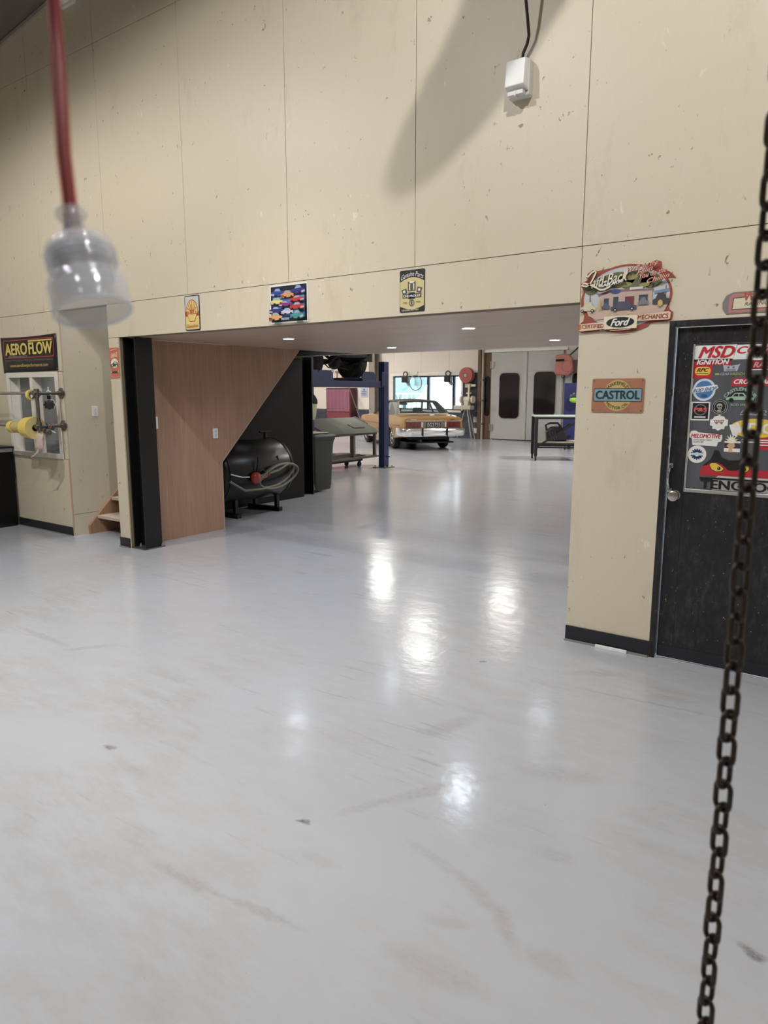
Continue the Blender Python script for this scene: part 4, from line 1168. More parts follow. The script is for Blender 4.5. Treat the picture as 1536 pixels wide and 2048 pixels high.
# ------------------------------------------------------------------ left window
w = bpy.data.objects.new('window_3', None); COL.objects.link(w); w.location = (-8.09, WY, 0.885); struct(w)
def lw_(name, m, x0, x1, y0, y1, z0, z1, bevel=0.0):
    q = MB(); q.box(x0 + 8.09, x1 + 8.09, y0, y1, z0 - 0.885, z1 - 0.885)
    return q.build(name, m, w, bevel=bevel)
for x0, x1 in ((-8.645, -8.585), (-7.595, -7.532)):
    lw_('frame', M_WHITEP, x0, x1, -0.014, -0.0008, 0.866, 1.828, 0.002)
lw_('frame', M_WHITEP, -8.585, -7.595, -0.014, -0.0008, 1.770, 1.828, 0.002)
lw_('frame', M_WHITEP, -8.585, -7.595, -0.018, -0.0008, 0.866, 0.920, 0.002)
lw_('mullion', M_WHITEP, -8.130, -8.070, -0.010, 0.10, 0.886, 1.784, 0.002)
for x0, x1 in ((-8.609, -8.590), (-7.590, -7.571)):
    lw_('reveal', M_WHITEP, x0, x1, 0.0, 0.118, 0.886, 1.784)
lw_('reveal', M_WHITEP, -8.59, -7.59, 0.0, 0.118, 0.886, 0.902)
lw_('reveal', M_WHITEP, -8.59, -7.59, 0.0, 0.118, 1.768, 1.784)
gl = glass_thin('office_glass', (0.90, 0.92, 0.92, 1), 0.08, 0.03, 0.12, (0.52, 0.53, 0.54, 1))
lw_('pane', gl, -8.59, -8.13, 0.100, 0.104, 0.902, 1.768)
lw_('pane', gl, -8.07, -7.59, 0.100, 0.104, 0.902, 1.768)
M_OFF = mat('grey_office_board', S(170, 172, 174), 0.6)
b = MB(); b.box(-9.6, -7.575, 4.95, 5.05, 0, 2.4)
ow = struct(b.build('wall_office', M_OFF))
for k in range(9):
    q = MB(); q.box(-9.55, -7.62, 4.915, 4.949, 0.30 + 0.22 * k, 0.505 + 0.22 * k); q.build('weatherboard', M_OFF, ow)
b = MB(); b.box(-9.7, -9.6, WY + 0.121, 5.7, 0, 2.4); struct(b.build('wall_office_left', M_OFF))
b = MB(); b.box(-9.7, -7.575, WY + 0.121, 5.7, 2.4, 2.5); struct(b.build('ceiling_office', M_OFF))
b = MB(); b.box(-9.0, -7.65, 4.55, 4.90, 0.0, 1.0); tag(b.build('office_bench', mat('dark_bench', S(70, 74, 78), 0.6), bevel=0.01), 'dark grey bench seen through the small left window', 'bench')
# ------------------------------------------------------------------ pipe rack with tape rolls, left
def pt(x, y, z, o):
    return (x - o[0], y - o[1], z - o[2])
RK = (-7.49, WY, 1.24)
rack = thing('pipe_rack', 'grey pipe rack fixed in front of the small left window', 'rack', RK)
for z in (1.592, 1.240):
    q = MB(); q.lathe((0, -0.0005, z - 1.24), (0, -1, 0), [(0.058, 0.0), (0.058, 0.010), (0.030, 0.016), (0.026, 0.040), (0.0, 0.041)], 24)
    q.build('wall_flange', M_STEEL, rack, smooth=35)
    for k in range(4):
        q = MB(); q.cyl((0.042 * math.cos(R(45 + 90 * k)), -0.010, z - 1.24 + 0.042 * math.sin(R(45 + 90 * k))), (0.042 * math.cos(R(45 + 90 * k)), -0.015, z - 1.24 + 0.042 * math.sin(R(45 + 90 * k))), 0.007, n=8); q.build('screw', M_GALV, rack)
    q = MB(); q.cyl((0, -0.03, z - 1.24), (0, -0.28, z - 1.24), 0.019, n=16); q.build('stub_pipe', M_STEEL, rack, smooth=40)
    q = MB(); q.cyl((0, -0.24, z - 1.24), (0, -0.32, z - 1.24), 0.027, n=16); q.cyl((0.02, -0.28, z - 1.24), (-0.05, -0.28, z - 1.24), 0.027, n=16); q.cyl((0, -0.28, z - 1.24 - 0.045), (0, -0.28, z - 1.24 + 0.045), 0.027, n=16)
    q.build('pipe_fitting', M_STEEL, rack, smooth=40)
    q = MB(); q.cyl((-0.05, -0.28, z - 1.24), (-2.2, -0.28, z - 1.24), 0.017, n=14); q.build('long_pipe', M_GALV, rack, smooth=40)
q = MB(); q.cyl((0, -0.28, 0.04), (0, -0.28, 0.31), 0.019, n=16); q.build('upright_pipe', M_STEEL, rack, smooth=40)
M_TAPE = mat('yellow_masking_tape', S(232, 206, 108), 0.6, var=0.06)
M_TAPES = mat('tape_side', S(206, 190, 128), 0.7, var=0.12, scale=30)
def tape(x0, x1, z, R0, label, zc=None, col=None):
    zc = z - 0.0 if zc is None else zc
    t = thing('tape_roll', label, 'tape roll', (x0, WY - 0.28, zc), group='tape rolls on the pipe rack')
    q = MB(); q.lathe((0, 0, 0), (1, 0, 0), [(0.036, 0.0), (R0, 0.0), (R0, x1 - x0), (0.036, x1 - x0), (0.036, 0.0)], 36, cap=False)
    q.build('tape', col or M_TAPE, t, smooth=40)
    q = MB(); q.lathe((0, 0, 0), (1, 0, 0), [(0.034, -0.001), (0.0385, -0.001), (0.0385, x1 - x0 + 0.001), (0.034, x1 - x0 + 0.001), (0.034, -0.001)], 28, cap=False)
    q.build('card_core', mat('grey_card', S(110, 96, 80), 0.8), t, smooth=40)
    q = MB(); q.lathe((x1 - x0, 0, 0), (1, 0, 0), [(0.040, 0.0004), (R0 - 0.004, 0.0004), (R0 - 0.004, 0.0010), (0.040, 0.0010), (0.040, 0.0004)], 36, cap=False)
    q.build('wound_edge', M_TAPES, t)
tape(-7.625, -7.585, 1.592, 0.056, 'small yellow tape roll on the upper pipe', 1.573)
tape(-7.640, -7.570, 1.24, 0.120, 'large yellow tape roll nearest the upright pipe', 1.221)
tape(-7.735, -7.655, 1.24, 0.112, 'large yellow tape roll behind the nearest large one', 1.221)
tape(-7.900, -7.755, 1.24, 0.066, 'wide dull yellow tape roll in the middle of the lower pipe', 1.221, mat('dull_tape', S(198, 180, 116), 0.7))
tape(-7.990, -7.915, 1.24, 0.060, 'dull yellow tape roll second from the far end', 1.221, MATS['dull_tape'])
tape(-8.080, -8.005, 1.24, 0.066, 'bright yellow tape roll at the far end of the lower pipe', 1.221)
t = thing('hand_wheel', 'black lobed hand wheel hanging under the upper pipe', 'knob', (-7.49, WY - 0.15, 1.470), R(62))
q = MB()
ring = []
for zz, s_ in ((-0.02, 0.6), (-0.016, 0.95), (0.0, 1.0), (0.016, 0.95), (0.022, 0.55)):
    ring.append([((0.052 + 0.006 * math.cos(8 * R(k * 7.5))) * s_ * math.cos(R(k * 7.5)) + zz * 0.3, zz, (0.052 + 0.006 * math.cos(8 * R(k * 7.5))) * s_ * math.sin(R(k * 7.5))) for k in range(48)])
q.ring_loft(ring); q.build('wheel', mat('black_bakelite', S(34, 33, 34), 0.35), t, smooth=50)
q = MB(); q.box(-0.018, 0.018, -0.018, 0.018, 0.060, 0.100); q.build('black_block', M_BLACK, t, bevel=0.003)
q = MB(); q.tube([(0.0, 0.0, 0.062), (0.045, 0.0, 0.050), (0.062, 0.0, 0.0), (0.045, 0.0, -0.04)], 0.004, 6); q.build('wire', M_WHITE, t)
q = MB(); q.torus((0, 0, 0.122), (0, 1, 0), 0.024, 0.006, 20, 8); q.cyl((0, -0.012, 0.14), (0.0, 0.012, 0.19), 0.004, n=8); q.build('hook', M_WHITE, t, smooth=40)
t = thing('wire_clamp', 'dull metal clamp with reddish wire on the lower pipe stub', 'clamp', (-7.49, WY - 0.16, 1.24))
q = MB(); q.torus((0, -0.03, 0.0), (0, 1, 0), 0.028, 0.009, 18, 8); q.torus((0, 0.02, -0.01), (0, 1, 0.3), 0.030, 0.008, 18, 8); q.build('ring', M_STEEL, t, smooth=40)
q = MB(); q.tube([(0.0, 0.03, 0.03), (0.03, 0.01, 0.01), (0.02, -0.02, -0.03), (-0.01, -0.03, -0.05)], 0.009, 8); q.build('red_wire', mat('reddish_wire', S(140, 92, 80), 0.6), t, smooth=40)
q = MB(); q.cyl((0.01, -0.02, -0.04), (0.05, 0.03, -0.075), 0.008, n=8); q.build('lever', M_GALV, t)
q = MB(); q.cyl((-0.02, -0.03, -0.05), (0.03, -0.03, -0.07), 0.035, 0.03, n=16); q.build('disc', mat('grey_disc', S(104, 98, 96), 0.6), t, smooth=40)
t = thing('cloth_rag', 'pale dusty cloth rag hanging below the tape rolls', 'cloth', (-7.52, WY - 0.26, 1.18))
q = MB()
rings = []
for i in range(10):
    z = 0.02 - 0.024 * i
    w_ = [0.03, 0.05, 0.062, 0.068, 0.070, 0.068, 0.07, 0.066, 0.055, 0.03][i]
    rings.append([(w_ * math.cos(R(30 * k)) * (1 + 0.12 * math.sin(k * 2.1 + i)) - 0.004 * i, 0.45 * w_ * math.sin(R(30 * k)) * (1 + 0.15 * math.cos(k * 3 + i)), z) for k in range(12)])
q.ring_loft(rings); q.build('rag', mat('pale_rag', S(206, 186, 172), 0.9, var=0.15, scale=12, bump=0.3), t, smooth=70)
q = MB(); q.tube([(-0.03, 0.0, -0.16), (-0.06, -0.01, -0.22), (-0.12, -0.02, -0.26), (-0.19, -0.02, -0.28)], [0.016, 0.012, 0.009, 0.005], 8); q.build('tail', MATS['pale_rag'], t, smooth=70)

# black cabinet at the far left
t = thing('cabinet', 'black cabinet with steel top edge at the far left wall', 'cabinet', (-9.15, 4.0, 0))
q = MB(); q.box(-0.55, 0.55, -0.42, 0.29, 0.05, 0.90); q.build('body', M_BLACK, t, bevel=0.004)
q = MB(); q.box(-0.56, 0.56, -0.43, 0.30, 0.945, 0.965); q.build('worktop', M_BLACKM, t, bevel=0.003)
q = MB(); q.box(-0.54, 0.545, -0.41, 0.285, 0.901, 0.944); q.build('steel_rim', mat('pale_steel', S(180, 178, 176), 0.35, 0.6), t)
q = MB(); q.box(-0.53, 0.53, -0.38, 0.27, 0.0, 0.0495); q.build('plinth', M_BLACKM, t)
for k in range(3):
    q = MB(); q.box(-0.52, 0.52, -0.432, -0.4205, 0.08 + 0.27 * k, 0.33 + 0.27 * k); d_ = q.build('drawer', M_BLACK, t, bevel=0.003)
    q = MB(); q.box(-0.30, 0.30, -0.45, -0.4325, 0.28 + 0.27 * k, 0.30 + 0.27 * k); q.build('handle', M_STEEL, d_)

# ------------------------------------------------------------------ switches and sockets
def switch(label, loc, rz, n=2, w=0.072, h=0.115):
    t = thing('wall_switch', label, 'switch', loc, rz)
    q = MB(); q.prism(rrect(-w / 2, w / 2, -h / 2, h / 2, 0.008), 'xz', -0.009, 0.0); q.build('plate', M_WHITE, t, bevel=0.002)
    for k in range(n):
        z = (k - (n - 1) / 2) * 0.042
        q = MB(); q.box(-0.010, 0.010, -0.013, -0.0092, z - 0.013, z + 0.013); q.build('rocker', mat('off_white_plastic', S(206, 206, 204), 0.35), t, bevel=0.001)
switch('white wall switch on the stairwell side wall', (-7.4445, 4.675, 1.39), R(90))
switch('white socket plate low on the plywood beside the diagonal edge', (-6.3995, 5.52, 1.135), R(90))
switch('white switch half hidden behind the black column on plywood', (-6.3995, 4.705, 1.285), R(90), 1, 0.07, 0.13)
# weatherproof box high on the wall
t = thing('junction_box', 'white weatherproof box high on the cream wall', 'junction box', (-2.080, WY - 0.0008, 3.475))
q = MB(); q.prism(rrect(-0.070, 0.070, -0.105, 0.100, 0.012), 'xz', -0.055, 0.0); q.build('base', mat('aged_white_plastic', S(206, 206, 206), 0.4), t, bevel=0.004)
q = MB(); q.hexa([(-0.068, -0.056, -0.080), (0.068, -0.056, -0.080), (0.068, -0.056, 0.098), (-0.068, -0.056, 0.098)], [(-0.062, -0.120, -0.060), (0.062, -0.120, -0.060), (0.062, -0.105, 0.090), (-0.062, -0.105, 0.090)])
q.build('lid', M_WHITE, t, bevel=0.006)
q = MB(); q.box(-0.05, 0.05, -0.10, -0.0565, -0.104, -0.082); q.box(-0.004, 0.004, -0.102, -0.0565, -0.110, -0.080); q.build('switch_lip', mat('off_white_plastic', S(206, 206, 204), 0.35), t)
q = MB(); q.cyl((0.01, -0.03, 0.100), (0.01, -0.03, 0.118), 0.014, n=12); q.build('gland', M_BLACK, t)
t = tag(MB().tube([(-2.070, WY - 0.031, 3.593), (-2.066, WY - 0.033, 3.62), (-2.040, WY - 0.038, 3.66), (-2.024, WY - 0.05, 3.70), (-2.022, WY - 0.08, 3.78), (-2.026, WY - 0.13, 3.95), (-2.02, WY - 0.16, 4.3), (-2.0, WY - 0.12, 4.9), (-1.98, WY - 0.05, roof_z(-1.98) - 0.002)], 0.0095, 8).build('power_cable', mat('dark_cable', S(52, 42, 38), 0.6), smooth=60), 'dark cable running up the wall from the white box', 'cable')
t = thing('wall_lamp', 'small white fitting high on the wall beside the roof slope', 'lamp', (-6.86, WY - 0.0008, 5.30))
q = MB(); q.prism(rrect(-0.13, 0.13, -0.05, 0.06, 0.03), 'xz', -0.03, 0.0); q.build('back_plate', M_WHITEP, t)
q = MB(); q.prism(rrect(-0.11, 0.11, -0.035, 0.045, 0.03), 'xz', -0.085, -0.0305); q.build('diffuser', M_WHITE, t, bevel=0.01)
b = MB(); b.box(-1.443, -1.245, WY - 0.040, WY - 0.0265, 0.0, 0.020)
tag(b.build('plastic_strip', M_WHITE, bevel=0.002), 'short white plastic strip lying along the right skirting', 'strip')

# ------------------------------------------------------------------ lamps
def spot(name, loc, watts, half, blend, colr, rad, parent):
    d = bpy.data.lights.new(name, 'SPOT')
    d.energy = watts; d.spot_size = R(2 * half); d.spot_blend = blend; d.color = colr; d.shadow_soft_size = rad
    o = bpy.data.objects.new(name, d); COL.objects.link(o); o.location = loc; o.parent = parent
    return o
M_LENS = mat('lamp_lens', S(250, 250, 246), 0.3, emit=(1, 0.97, 0.92, 1), estr=6.0)
M_LENS.cycles.emission_sampling = 'NONE'
for i, (x, y, z, wt, half, bl) in enumerate(HIGH_BAYS_AND_FILLS):  # middle lamp and opening lamp are added fill for wall and floor
    lab = ['high bay lamp nearest the white box on the wall', 'high bay lamp above the left side of the front room', 'high bay lamp above the right side of the front room', 'added fill lamp beside the viewer in the middle', 'high bay lamp behind the viewer on the right', 'high bay lamp behind the viewer on the left', 'added fill lamp above the floor in front of the opening'][i]
    t = thing('high_bay_or_fill_lamp', lab, 'lamp', (x, y, z), group='high bay lamps of the front room')
    q = MB(); q.lathe((0, 0, 0), (0, 0, 1), [(0.18, 0.03), (0.17, 0.10), (0.08, 0.16), (0.06, 0.26), (0.0, 0.265)], 24); q.build('housing', M_BLACKM, t, smooth=40)
    q = MB(); q.lathe((0, 0, 0.025), (0, 0, 1), [(0.0, 0.0), (0.165, 0.0), (0.165, 0.004), (0.0, 0.004)], 24); q.build('lens', M_LENS, t)
    q = MB(); q.cyl((0, 0, 0.26), (0, 0, roof_z(x) - z - 0.001), 0.008, n=8); q.build('hanging_rod', M_STEEL, t)
    spot('high_bay_or_fill_light', (0, 0, -0.005), wt, half, bl, HB_COL, 0.05, t)
M_DL = mat('downlight_lens', S(250, 250, 255), 0.3, emit=(0.74, 0.88, 1, 1), estr=60.0)
M_DL.cycles.emission_sampling = 'NONE'
for i, (x, y) in enumerate(DOWNLIGHTS):
    lab = ['recessed downlight nearest the plywood wall, front row', 'recessed downlight in the back row near the hoist', 'recessed downlight in the front row over the middle', 'recessed downlight in the back row nearest the right column'][i]
    t = thing('downlight', lab, 'downlight', (x, y, 2.1402), group='downlights in the plywood ceiling')
    q = MB(); q.lathe((0, 0, 0), (0, 0, -1), [(0.052, 0.0), (0.066, 0.0), (0.064, 0.006), (0.054, 0.010), (0.052, 0.0)], 28, cap=False); q.build('bezel', M_WHITE, t, smooth=40)
    q = MB(); q.lathe((0, 0, 0), (0, 0, -1), [(0.0, 0.001), (0.052, 0.001), (0.052, 0.007), (0.0, 0.008)], 28); q.build('lens', M_DL, t)
    spot('downlight_beam', (0, 0, -0.012), DOWN_W, 70, 0.6, (0.80, 0.90, 1.0), 0.045, t)
for i, (x, y, z) in enumerate(BATTENS_AND_FILLS):  # last four are added fill, set where their reflections stay hidden
    lab = ['fluorescent batten above the gold car', 'fluorescent batten above the blue hoist', 'fluorescent batten above the booth doors', 'added fill batten above the raised vehicle', 'added fill batten above the red panel', 'added fill batten above the far right corner', 'added fill batten just beyond the plywood ceiling'][i]
    t = thing('batten_or_fill_lamp', lab, 'lamp', (x, y, z), group='battens of the far workshop')
    q = MB(); q.box(-0.6, 0.6, -0.07, 0.07, 0.02, 0.08); q.build('tray', M_WHITE, t, bevel=0.006)
    for yy in (-0.035, 0.035):
        q = MB(); q.cyl((-0.58, yy, 0.0), (0.58, yy, 0.0), 0.014, n=10); q.build('tube', M_LENS, t)
    for xx in (-0.4, 0.4):
        q = MB(); q.cyl((xx, 0, 0.08), (xx, 0, 5.0 - z - 0.0005), 0.005, n=6); q.build('hanging_rod', M_STEEL, t)
    d = bpy.data.lights.new('batten_or_fill_light', 'AREA'); d.shape = 'RECTANGLE'; d.size = 0.7; d.size_y = 0.14; d.energy = BATTEN_AND_FILL_W[i]; d.color = (1.0, 0.96, 0.88)
    o = bpy.data.objects.new('batten_or_fill_light', d); COL.objects.link(o); o.parent = t; o.location = (0, 0, -0.02)
d = bpy.data.lights.new('office_fill_light', 'AREA'); d.size = 0.5; d.energy = 9  # added fill for the office behind the left window, no fixture
o = bpy.data.objects.new('office_fill_light', d); COL.objects.link(o); o.location = (-8.3, 4.65, 2.38)

# made-up, unseen duct hanging from the roof, out of the picture; added and shaped to shade the wall
xd = thing('shade_blocker', 'unseen added duct hanging from the roof above the opening', 'blocker', (-1.64, 2.6, 4.52))
BLOCKER_PATH = [(0.0, 0.0, 0.0), (0.10, 0.0, 0.09), (0.25, 0.0, 0.23), (0.40, 0.0, 0.42), (0.52, 0.0, 0.65), (0.60, 0.0, 0.95), (0.62, 0.0, 1.25), (0.62, 0.0, roof_z(-1.02) - 4.52 - 0.03)]
q = MB(); q.tube(BLOCKER_PATH, [0.07, 0.115, 0.145, 0.16, 0.165, 0.165, 0.165, 0.165], 20); q.build('blocker', M_GALV, xd, smooth=50)
for p_, r_ in zip(BLOCKER_PATH[2:7], (0.148, 0.163, 0.168, 0.168, 0.168)):
    q = MB(); q.torus(p_, (0.4, 0, 0.9), r_, 0.008, 24, 6); q.build('hoop', M_STEEL, xd, smooth=60)
# ------------------------------------------------------------------ compressor tank under the stairs
t = thing('air_receiver_tank', 'black horizontal air tank under the stairs beside the plywood', 'tank', (-7.01, 6.64, 0))
q = MB(); q.lathe((0, -0.72, 0.585), (0, 1, 0), [(0.02, -0.17), (0.14, -0.16), (0.28, -0.12), (0.375, -0.05), (0.40, 0.0), (0.40, 1.10), (0.375, 1.16), (0.28, 1.23), (0.14, 1.27), (0.02, 1.28)], 40)
q.build('vessel', mat('black_gloss_enamel', S(12, 11, 13), 0.32, var=0.2, scale=3), t, smooth=40)
for y in (-0.72, 0.38):
    q = MB(); q.torus((0, y, 0.585), (0, 1, 0), 0.399, 0.008, 40, 6); q.build('weld_seam', M_BLACKM, t, smooth=40)
for y in (-0.45, 0.30):
    q = MB(); q.box(-0.37, 0.24, y - 0.035, y + 0.035, 0.0, 0.055); q.build('skid_foot', M_BLACKM, t, bevel=0.003)
    for x in (-0.25, 0.17):
        q = MB(); q.box(x - 0.025, x + 0.025, y - 0.025, y + 0.025, 0.0555, 0.34); q.build('leg', M_BLACKM, t, bevel=0.002)
q = MB(); q.cyl((0, 0.28, 0.94), (0, 0.28, 1.07), 0.022, n=12); q.cyl((-0.0, 0.18, 1.075), (0, 0.40, 1.075), 0.014, n=10); q.build('top_valve', M_BLACKM, t, smooth=40)
q = MB(); q.torus((0.20, 0.50, 0.80), (0.5, 0.8, 0.3), 0.035, 0.006, 20, 6); q.build('lifting_eye', M_CHROME, t, smooth=40)
q = MB(); q.tube([(0.36, 0.14, 0.78), (0.385, 0.14, 0.66), (0.385, 0.14, 0.60)], 0.006, 6); q.build('hose_hook', M_BLACKM, t)
hs = thing('air_hose', 'grey coiled air hose looped on the black tank', 'hose', (-6.605, 6.70, 0.55))
def loop(cy, cz, ry, rz, tilt, n=32, x=0.0, ph=0.0):
    p = []
    for i in range(n):
        a_ = 2 * math.pi * i / n
        yy, zz = ry * math.cos(a_), rz * math.sin(a_)
        p.append((x + 0.012 * math.sin(3 * a_ + ph), cy + yy * math.cos(tilt) - zz * math.sin(tilt), cz + yy * math.sin(tilt) + zz * math.cos(tilt)))
    return p
M_HOSE = mat('grey_hose', S(122, 118, 104), 0.55, var=0.1)
q = MB(); q.tube(loop(-0.02, -0.02, 0.34, 0.12, R(14), x=0.03), 0.016, 8, True); q.tube(loop(0.0, -0.03, 0.35, 0.14, R(10), x=0.06, ph=1.0), 0.016, 8, True)
q.tube([(0.05, -0.34, 0.00), (0.06, -0.2, 0.02), (0.06, 0.0, 0.05), (0.06, 0.18, 0.12), (0.05, 0.29, 0.10)], 0.016, 8); q.tube([(0.05, -0.85, -0.02), (0.05, -0.6, -0.16), (0.06, -0.3, -0.17), (0.06, 0.0, -0.14)], 0.016, 8)
q.build('hose_coil', M_HOSE, hs, smooth=60)
q = MB(); q.tube([(0.02, -0.80, 0.06), (0.02, -0.62, 0.01), (0.03, -0.50, 0.0)], 0.008, 8); q.build('thin_line', M_WHITE, hs, smooth=60)
rg = thing('air_valve', 'glossy red round valve with a stub on the black tank', 'valve', (-6.565, 6.30, 0.53))
q = MB(); q.sphere((0.0, 0.0, 0.0), 0.078, 20, 14, (0.8, 1, 1)); q.build('body', mat('glossy_red', S(150, 44, 34), 0.15, var=0.05, coat=0.5), rg, smooth=80)
q = MB(); q.cyl((0.01, 0.05, -0.02), (0.01, 0.19, 0.03), 0.026, n=14); q.cyl((0.01, 0.19, 0.03), (0.01, 0.21, 0.037), 0.032, n=14); q.build('stub', MATS['glossy_red'], rg, smooth=40)
q = MB(); q.tube([(0.0, 0.05, 0.07), (0.0, 0.12, 0.10), (0.0, 0.15, 0.06)], 0.012, 8); q.cyl((-0.01, 0.03, 0.07), (-0.01, 0.06, 0.26), 0.012, n=8); q.build('black_tap', M_BLACKM, rg, smooth=40)

# ------------------------------------------------------------------ wheelie bin
t = thing('wheelie_bin', 'dark green wheelie bin standing by the black column', 'bin', (-7.82, 8.75, 0), R(0)); t.scale = (1, 1, 0.935)
M_BIN = mat('dark_green_plastic', S(44, 51, 44), 0.5, var=0.1, scale=4)
def bring(hx, hy, z, dx=0.0):
    return [(p[0] + dx, p[1], z) for p in rrect(-hx, hx, -hy, hy, 0.05)]
q = MB(); q.ring_loft([bring(0.24, 0.20, 0.03, 0.02), bring(0.255, 0.215, 0.12, 0.02), bring(0.29, 0.255, 0.80), bring(0.305, 0.27, 0.90), bring(0.315, 0.28, 0.905), bring(0.315, 0.28, 0.945)]); q.build('body', M_BIN, t, smooth=30)
q = MB(); q.ring_loft([bring(0.335, 0.295, 0.946), bring(0.335, 0.295, 0.965), bring(0.29, 0.25, 1.0), bring(0.10, 0.08, 1.012)]); q.build('lid', M_BIN, t, smooth=30)
q = MB(); q.cyl((-0.20, -0.30, 0.93), (0.20, -0.30, 0.93), 0.014, n=10); q.build('handle', M_BIN, t)
for x in (-0.22, 0.22):
    q = MB(); q.lathe((x - 0.03, -0.20, 0.10), (1, 0, 0), [(0.02, 0.0), (0.085, 0.0), (0.10, 0.012), (0.10, 0.048), (0.085, 0.06), (0.02, 0.06)], 24); w_ = q.build('wheel', M_RUBBER, t, smooth=40)
    q = MB(); q.lathe((x + 0.028 if x > 0 else x - 0.034, -0.20, 0.10), (1, 0, 0), [(0.0, 0.0), (0.05, 0.0), (0.05, 0.006), (0.0, 0.006)], 20); q.build('hub', mat('grey_plastic', S(92, 92, 92), 0.5), w_)
q = MB(); q.prism(ell(0, 0, 0.020, 0.013, 16), 'yz', 0.283, 0.287); o = q.build('badge', mat('silver_badge', S(190, 196, 196), 0.3), t); o.location = (0.0, 0.03, 0.70)

# ------------------------------------------------------------------ four-post hoist
h = thing('vehicle_hoist', 'blue four-post vehicle hoist in the far workshop', 'hoist', (-9.0, 12.42, 0))
for x, y in ((0, 0), (0, -2.40), (-4.6, 0), (-4.6, -2.40)):
    q = MB(); q.box(x - 0.075, x + 0.075, y - 0.085, y + 0.085, 0.016, 2.24); p_ = q.build('post', M_BLUE, h, bevel=0.008)
    q = MB(); q.box(x - 0.17, x + 0.17, y - 0.17, y + 0.17, 0.0, 0.0155); q.build('base_plate', M_STEEL, p_)
    q = MB(); q.cyl((x - 0.16, y, 0.24), (x + 0.16, y, 0.24), 0.012, n=8); q.build('stop_pin', M_BLACKM, p_)
    for sx in (-0.13, 0.13):
        for sy in (-0.13, 0.13):
            q = MB(); q.cyl((x + sx, y + sy, 0.0157), (x + sx, y + sy, 0.05), 0.012, n=6); q.build('anchor_bolt', M_GALV, p_)
for x in (0, -4.6):
    q = MB(); q.box(x - 0.07, x + 0.07, -2.31, -0.09, 1.70, 1.83); q.build('cross_beam', M_BLUE, h, bevel=0.006)
    for y in (-2.31, -0.09):
        q = MB(); q.box(x - 0.095, x + 0.095, y - 0.11 if y < -1 else y + 0.002, y - 0.002 if y < -1 else y + 0.0, 1.74, 1.99) if False else q.box(x + 0.076, x + 0.10, y - 0.10, y + 0.10, 1.72, 2.02); q.build('carriage_plate', M_BLUE, h, bevel=0.01)
for y in (-0.58, -1.95):
    q = MB(); q.box(-4.5, 0.05, y - 0.24, y + 0.24, 1.79 + 0.0415, 1.86); q.box(-4.5, 0.05, y - 0.24, y - 0.20, 1.8315, 1.90); q.build('runway', mat('navy_runway', S(38, 48, 82), 0.5, var=0.3, scale=6), h, bevel=0.003)
    q = MB(); q.prism([(y - 0.22, 1.861), (y + 0.22, 1.861), (y + 0.22, 1.96), (y + 0.16, 2.02), (y - 0.16, 2.02), (y - 0.22, 1.96)], 'yz', 0.02, 0.05); q.build('wheel_stop', M_BLUE, h)
t = thing('cloth_jacket', 'pale jacket with black collar hung on the near hoist post', 'jacket', (-8.90, 10.0, 1.36))
q = MB(); q.ring_loft([[(s_ * 0.035 * math.cos(R(30 * k)) + 0.03, s_ * 0.105 * math.sin(R(30 * k)) * 1.0, z) for k in range(12)] for z, s_ in ((-0.26, 0.35), (-0.20, 0.75), (-0.08, 1.0), (0.06, 1.0), (0.10, 0.7))]); q.build('cloth', mat('khaki_cloth', S(172, 170, 148), 0.9, var=0.15), t, smooth=70)
q = MB(); q.ring_loft([[(s_ * 0.045 * math.cos(R(30 * k)) + 0.03, s_ * 0.11 * math.sin(R(30 * k)) + d_, z) for k in range(12)] for z, s_, d_ in ((0.03, 0.9, 0.03), (0.10, 1.05, 0.01), (0.18, 0.8, -0.02), (0.23, 0.3, -0.04))]); q.build('collar', mat('black_cloth', S(24, 24, 26), 0.9), t, smooth=70)

# four-wheel drive up on the hoist
v = thing('four_wheel_drive', 'dark four-wheel drive raised on the blue hoist', 'vehicle', (-9.40, 11.15, 1.862))
M_UND = mat('dirty_underbody', S(36, 34, 33), 0.7, var=0.4, scale=6)
M_BODY4 = mat('dark_green_body', S(46, 52, 48), 0.4, var=0.1)
for xx in (0.0, -2.9):
    for yy in (-0.685, 0.685):
        q = MB(); q.lathe((xx, yy - 0.12, 0.345), (0, 1, 0), [(0.17, 0.02), (0.20, 0.0), (0.30, 0.0), (0.335, 0.03), (0.345, 0.07), (0.345, 0.17), (0.335, 0.21), (0.30, 0.24), (0.20, 0.24), (0.17, 0.22)], 36); w_ = q.build('wheel', M_RUBBER, v, smooth=35)
        for s_ in (-0.105, 0.105):
            q = MB(); q.lathe((xx, yy + s_ - 0.01, 0.345), (0, 1, 0), [(0.0, 0.0), (0.17, 0.0), (0.17, 0.02), (0.0, 0.02)], 24); q.build('rim', M_UND, w_)
        q = MB(); q.sphere((xx, yy - 0.13, 0.345), 0.02, 8, 6); q.build('hub_nut', M_GALV, w_)
    q = MB(); q.cyl((xx, -0.56, 0.345), (xx, 0.56, 0.345), 0.05, n=14); q.sphere((xx, 0.12 if xx == 0 else -0.2, 0.345), 0.15, 16, 10, (1, 0.8, 1)); q.build('axle', M_UND, v, smooth=50)
for yy in (-0.45, 0.45):
    q = MB(); q.box(-3.5, 0.75, yy - 0.04, yy + 0.04, 0.53, 0.64); q.build('chassis_rail', M_UND, v)
    q = MB(); q.tube([(-0.6, yy + 0.09, 0.52), (-0.3, yy + 0.09, 0.33), (0, yy + 0.09, 0.28), (0.3, yy + 0.09, 0.33), (0.6, yy + 0.09, 0.52)], 0.03, 6); q.build('leaf_spring', M_UND, v)
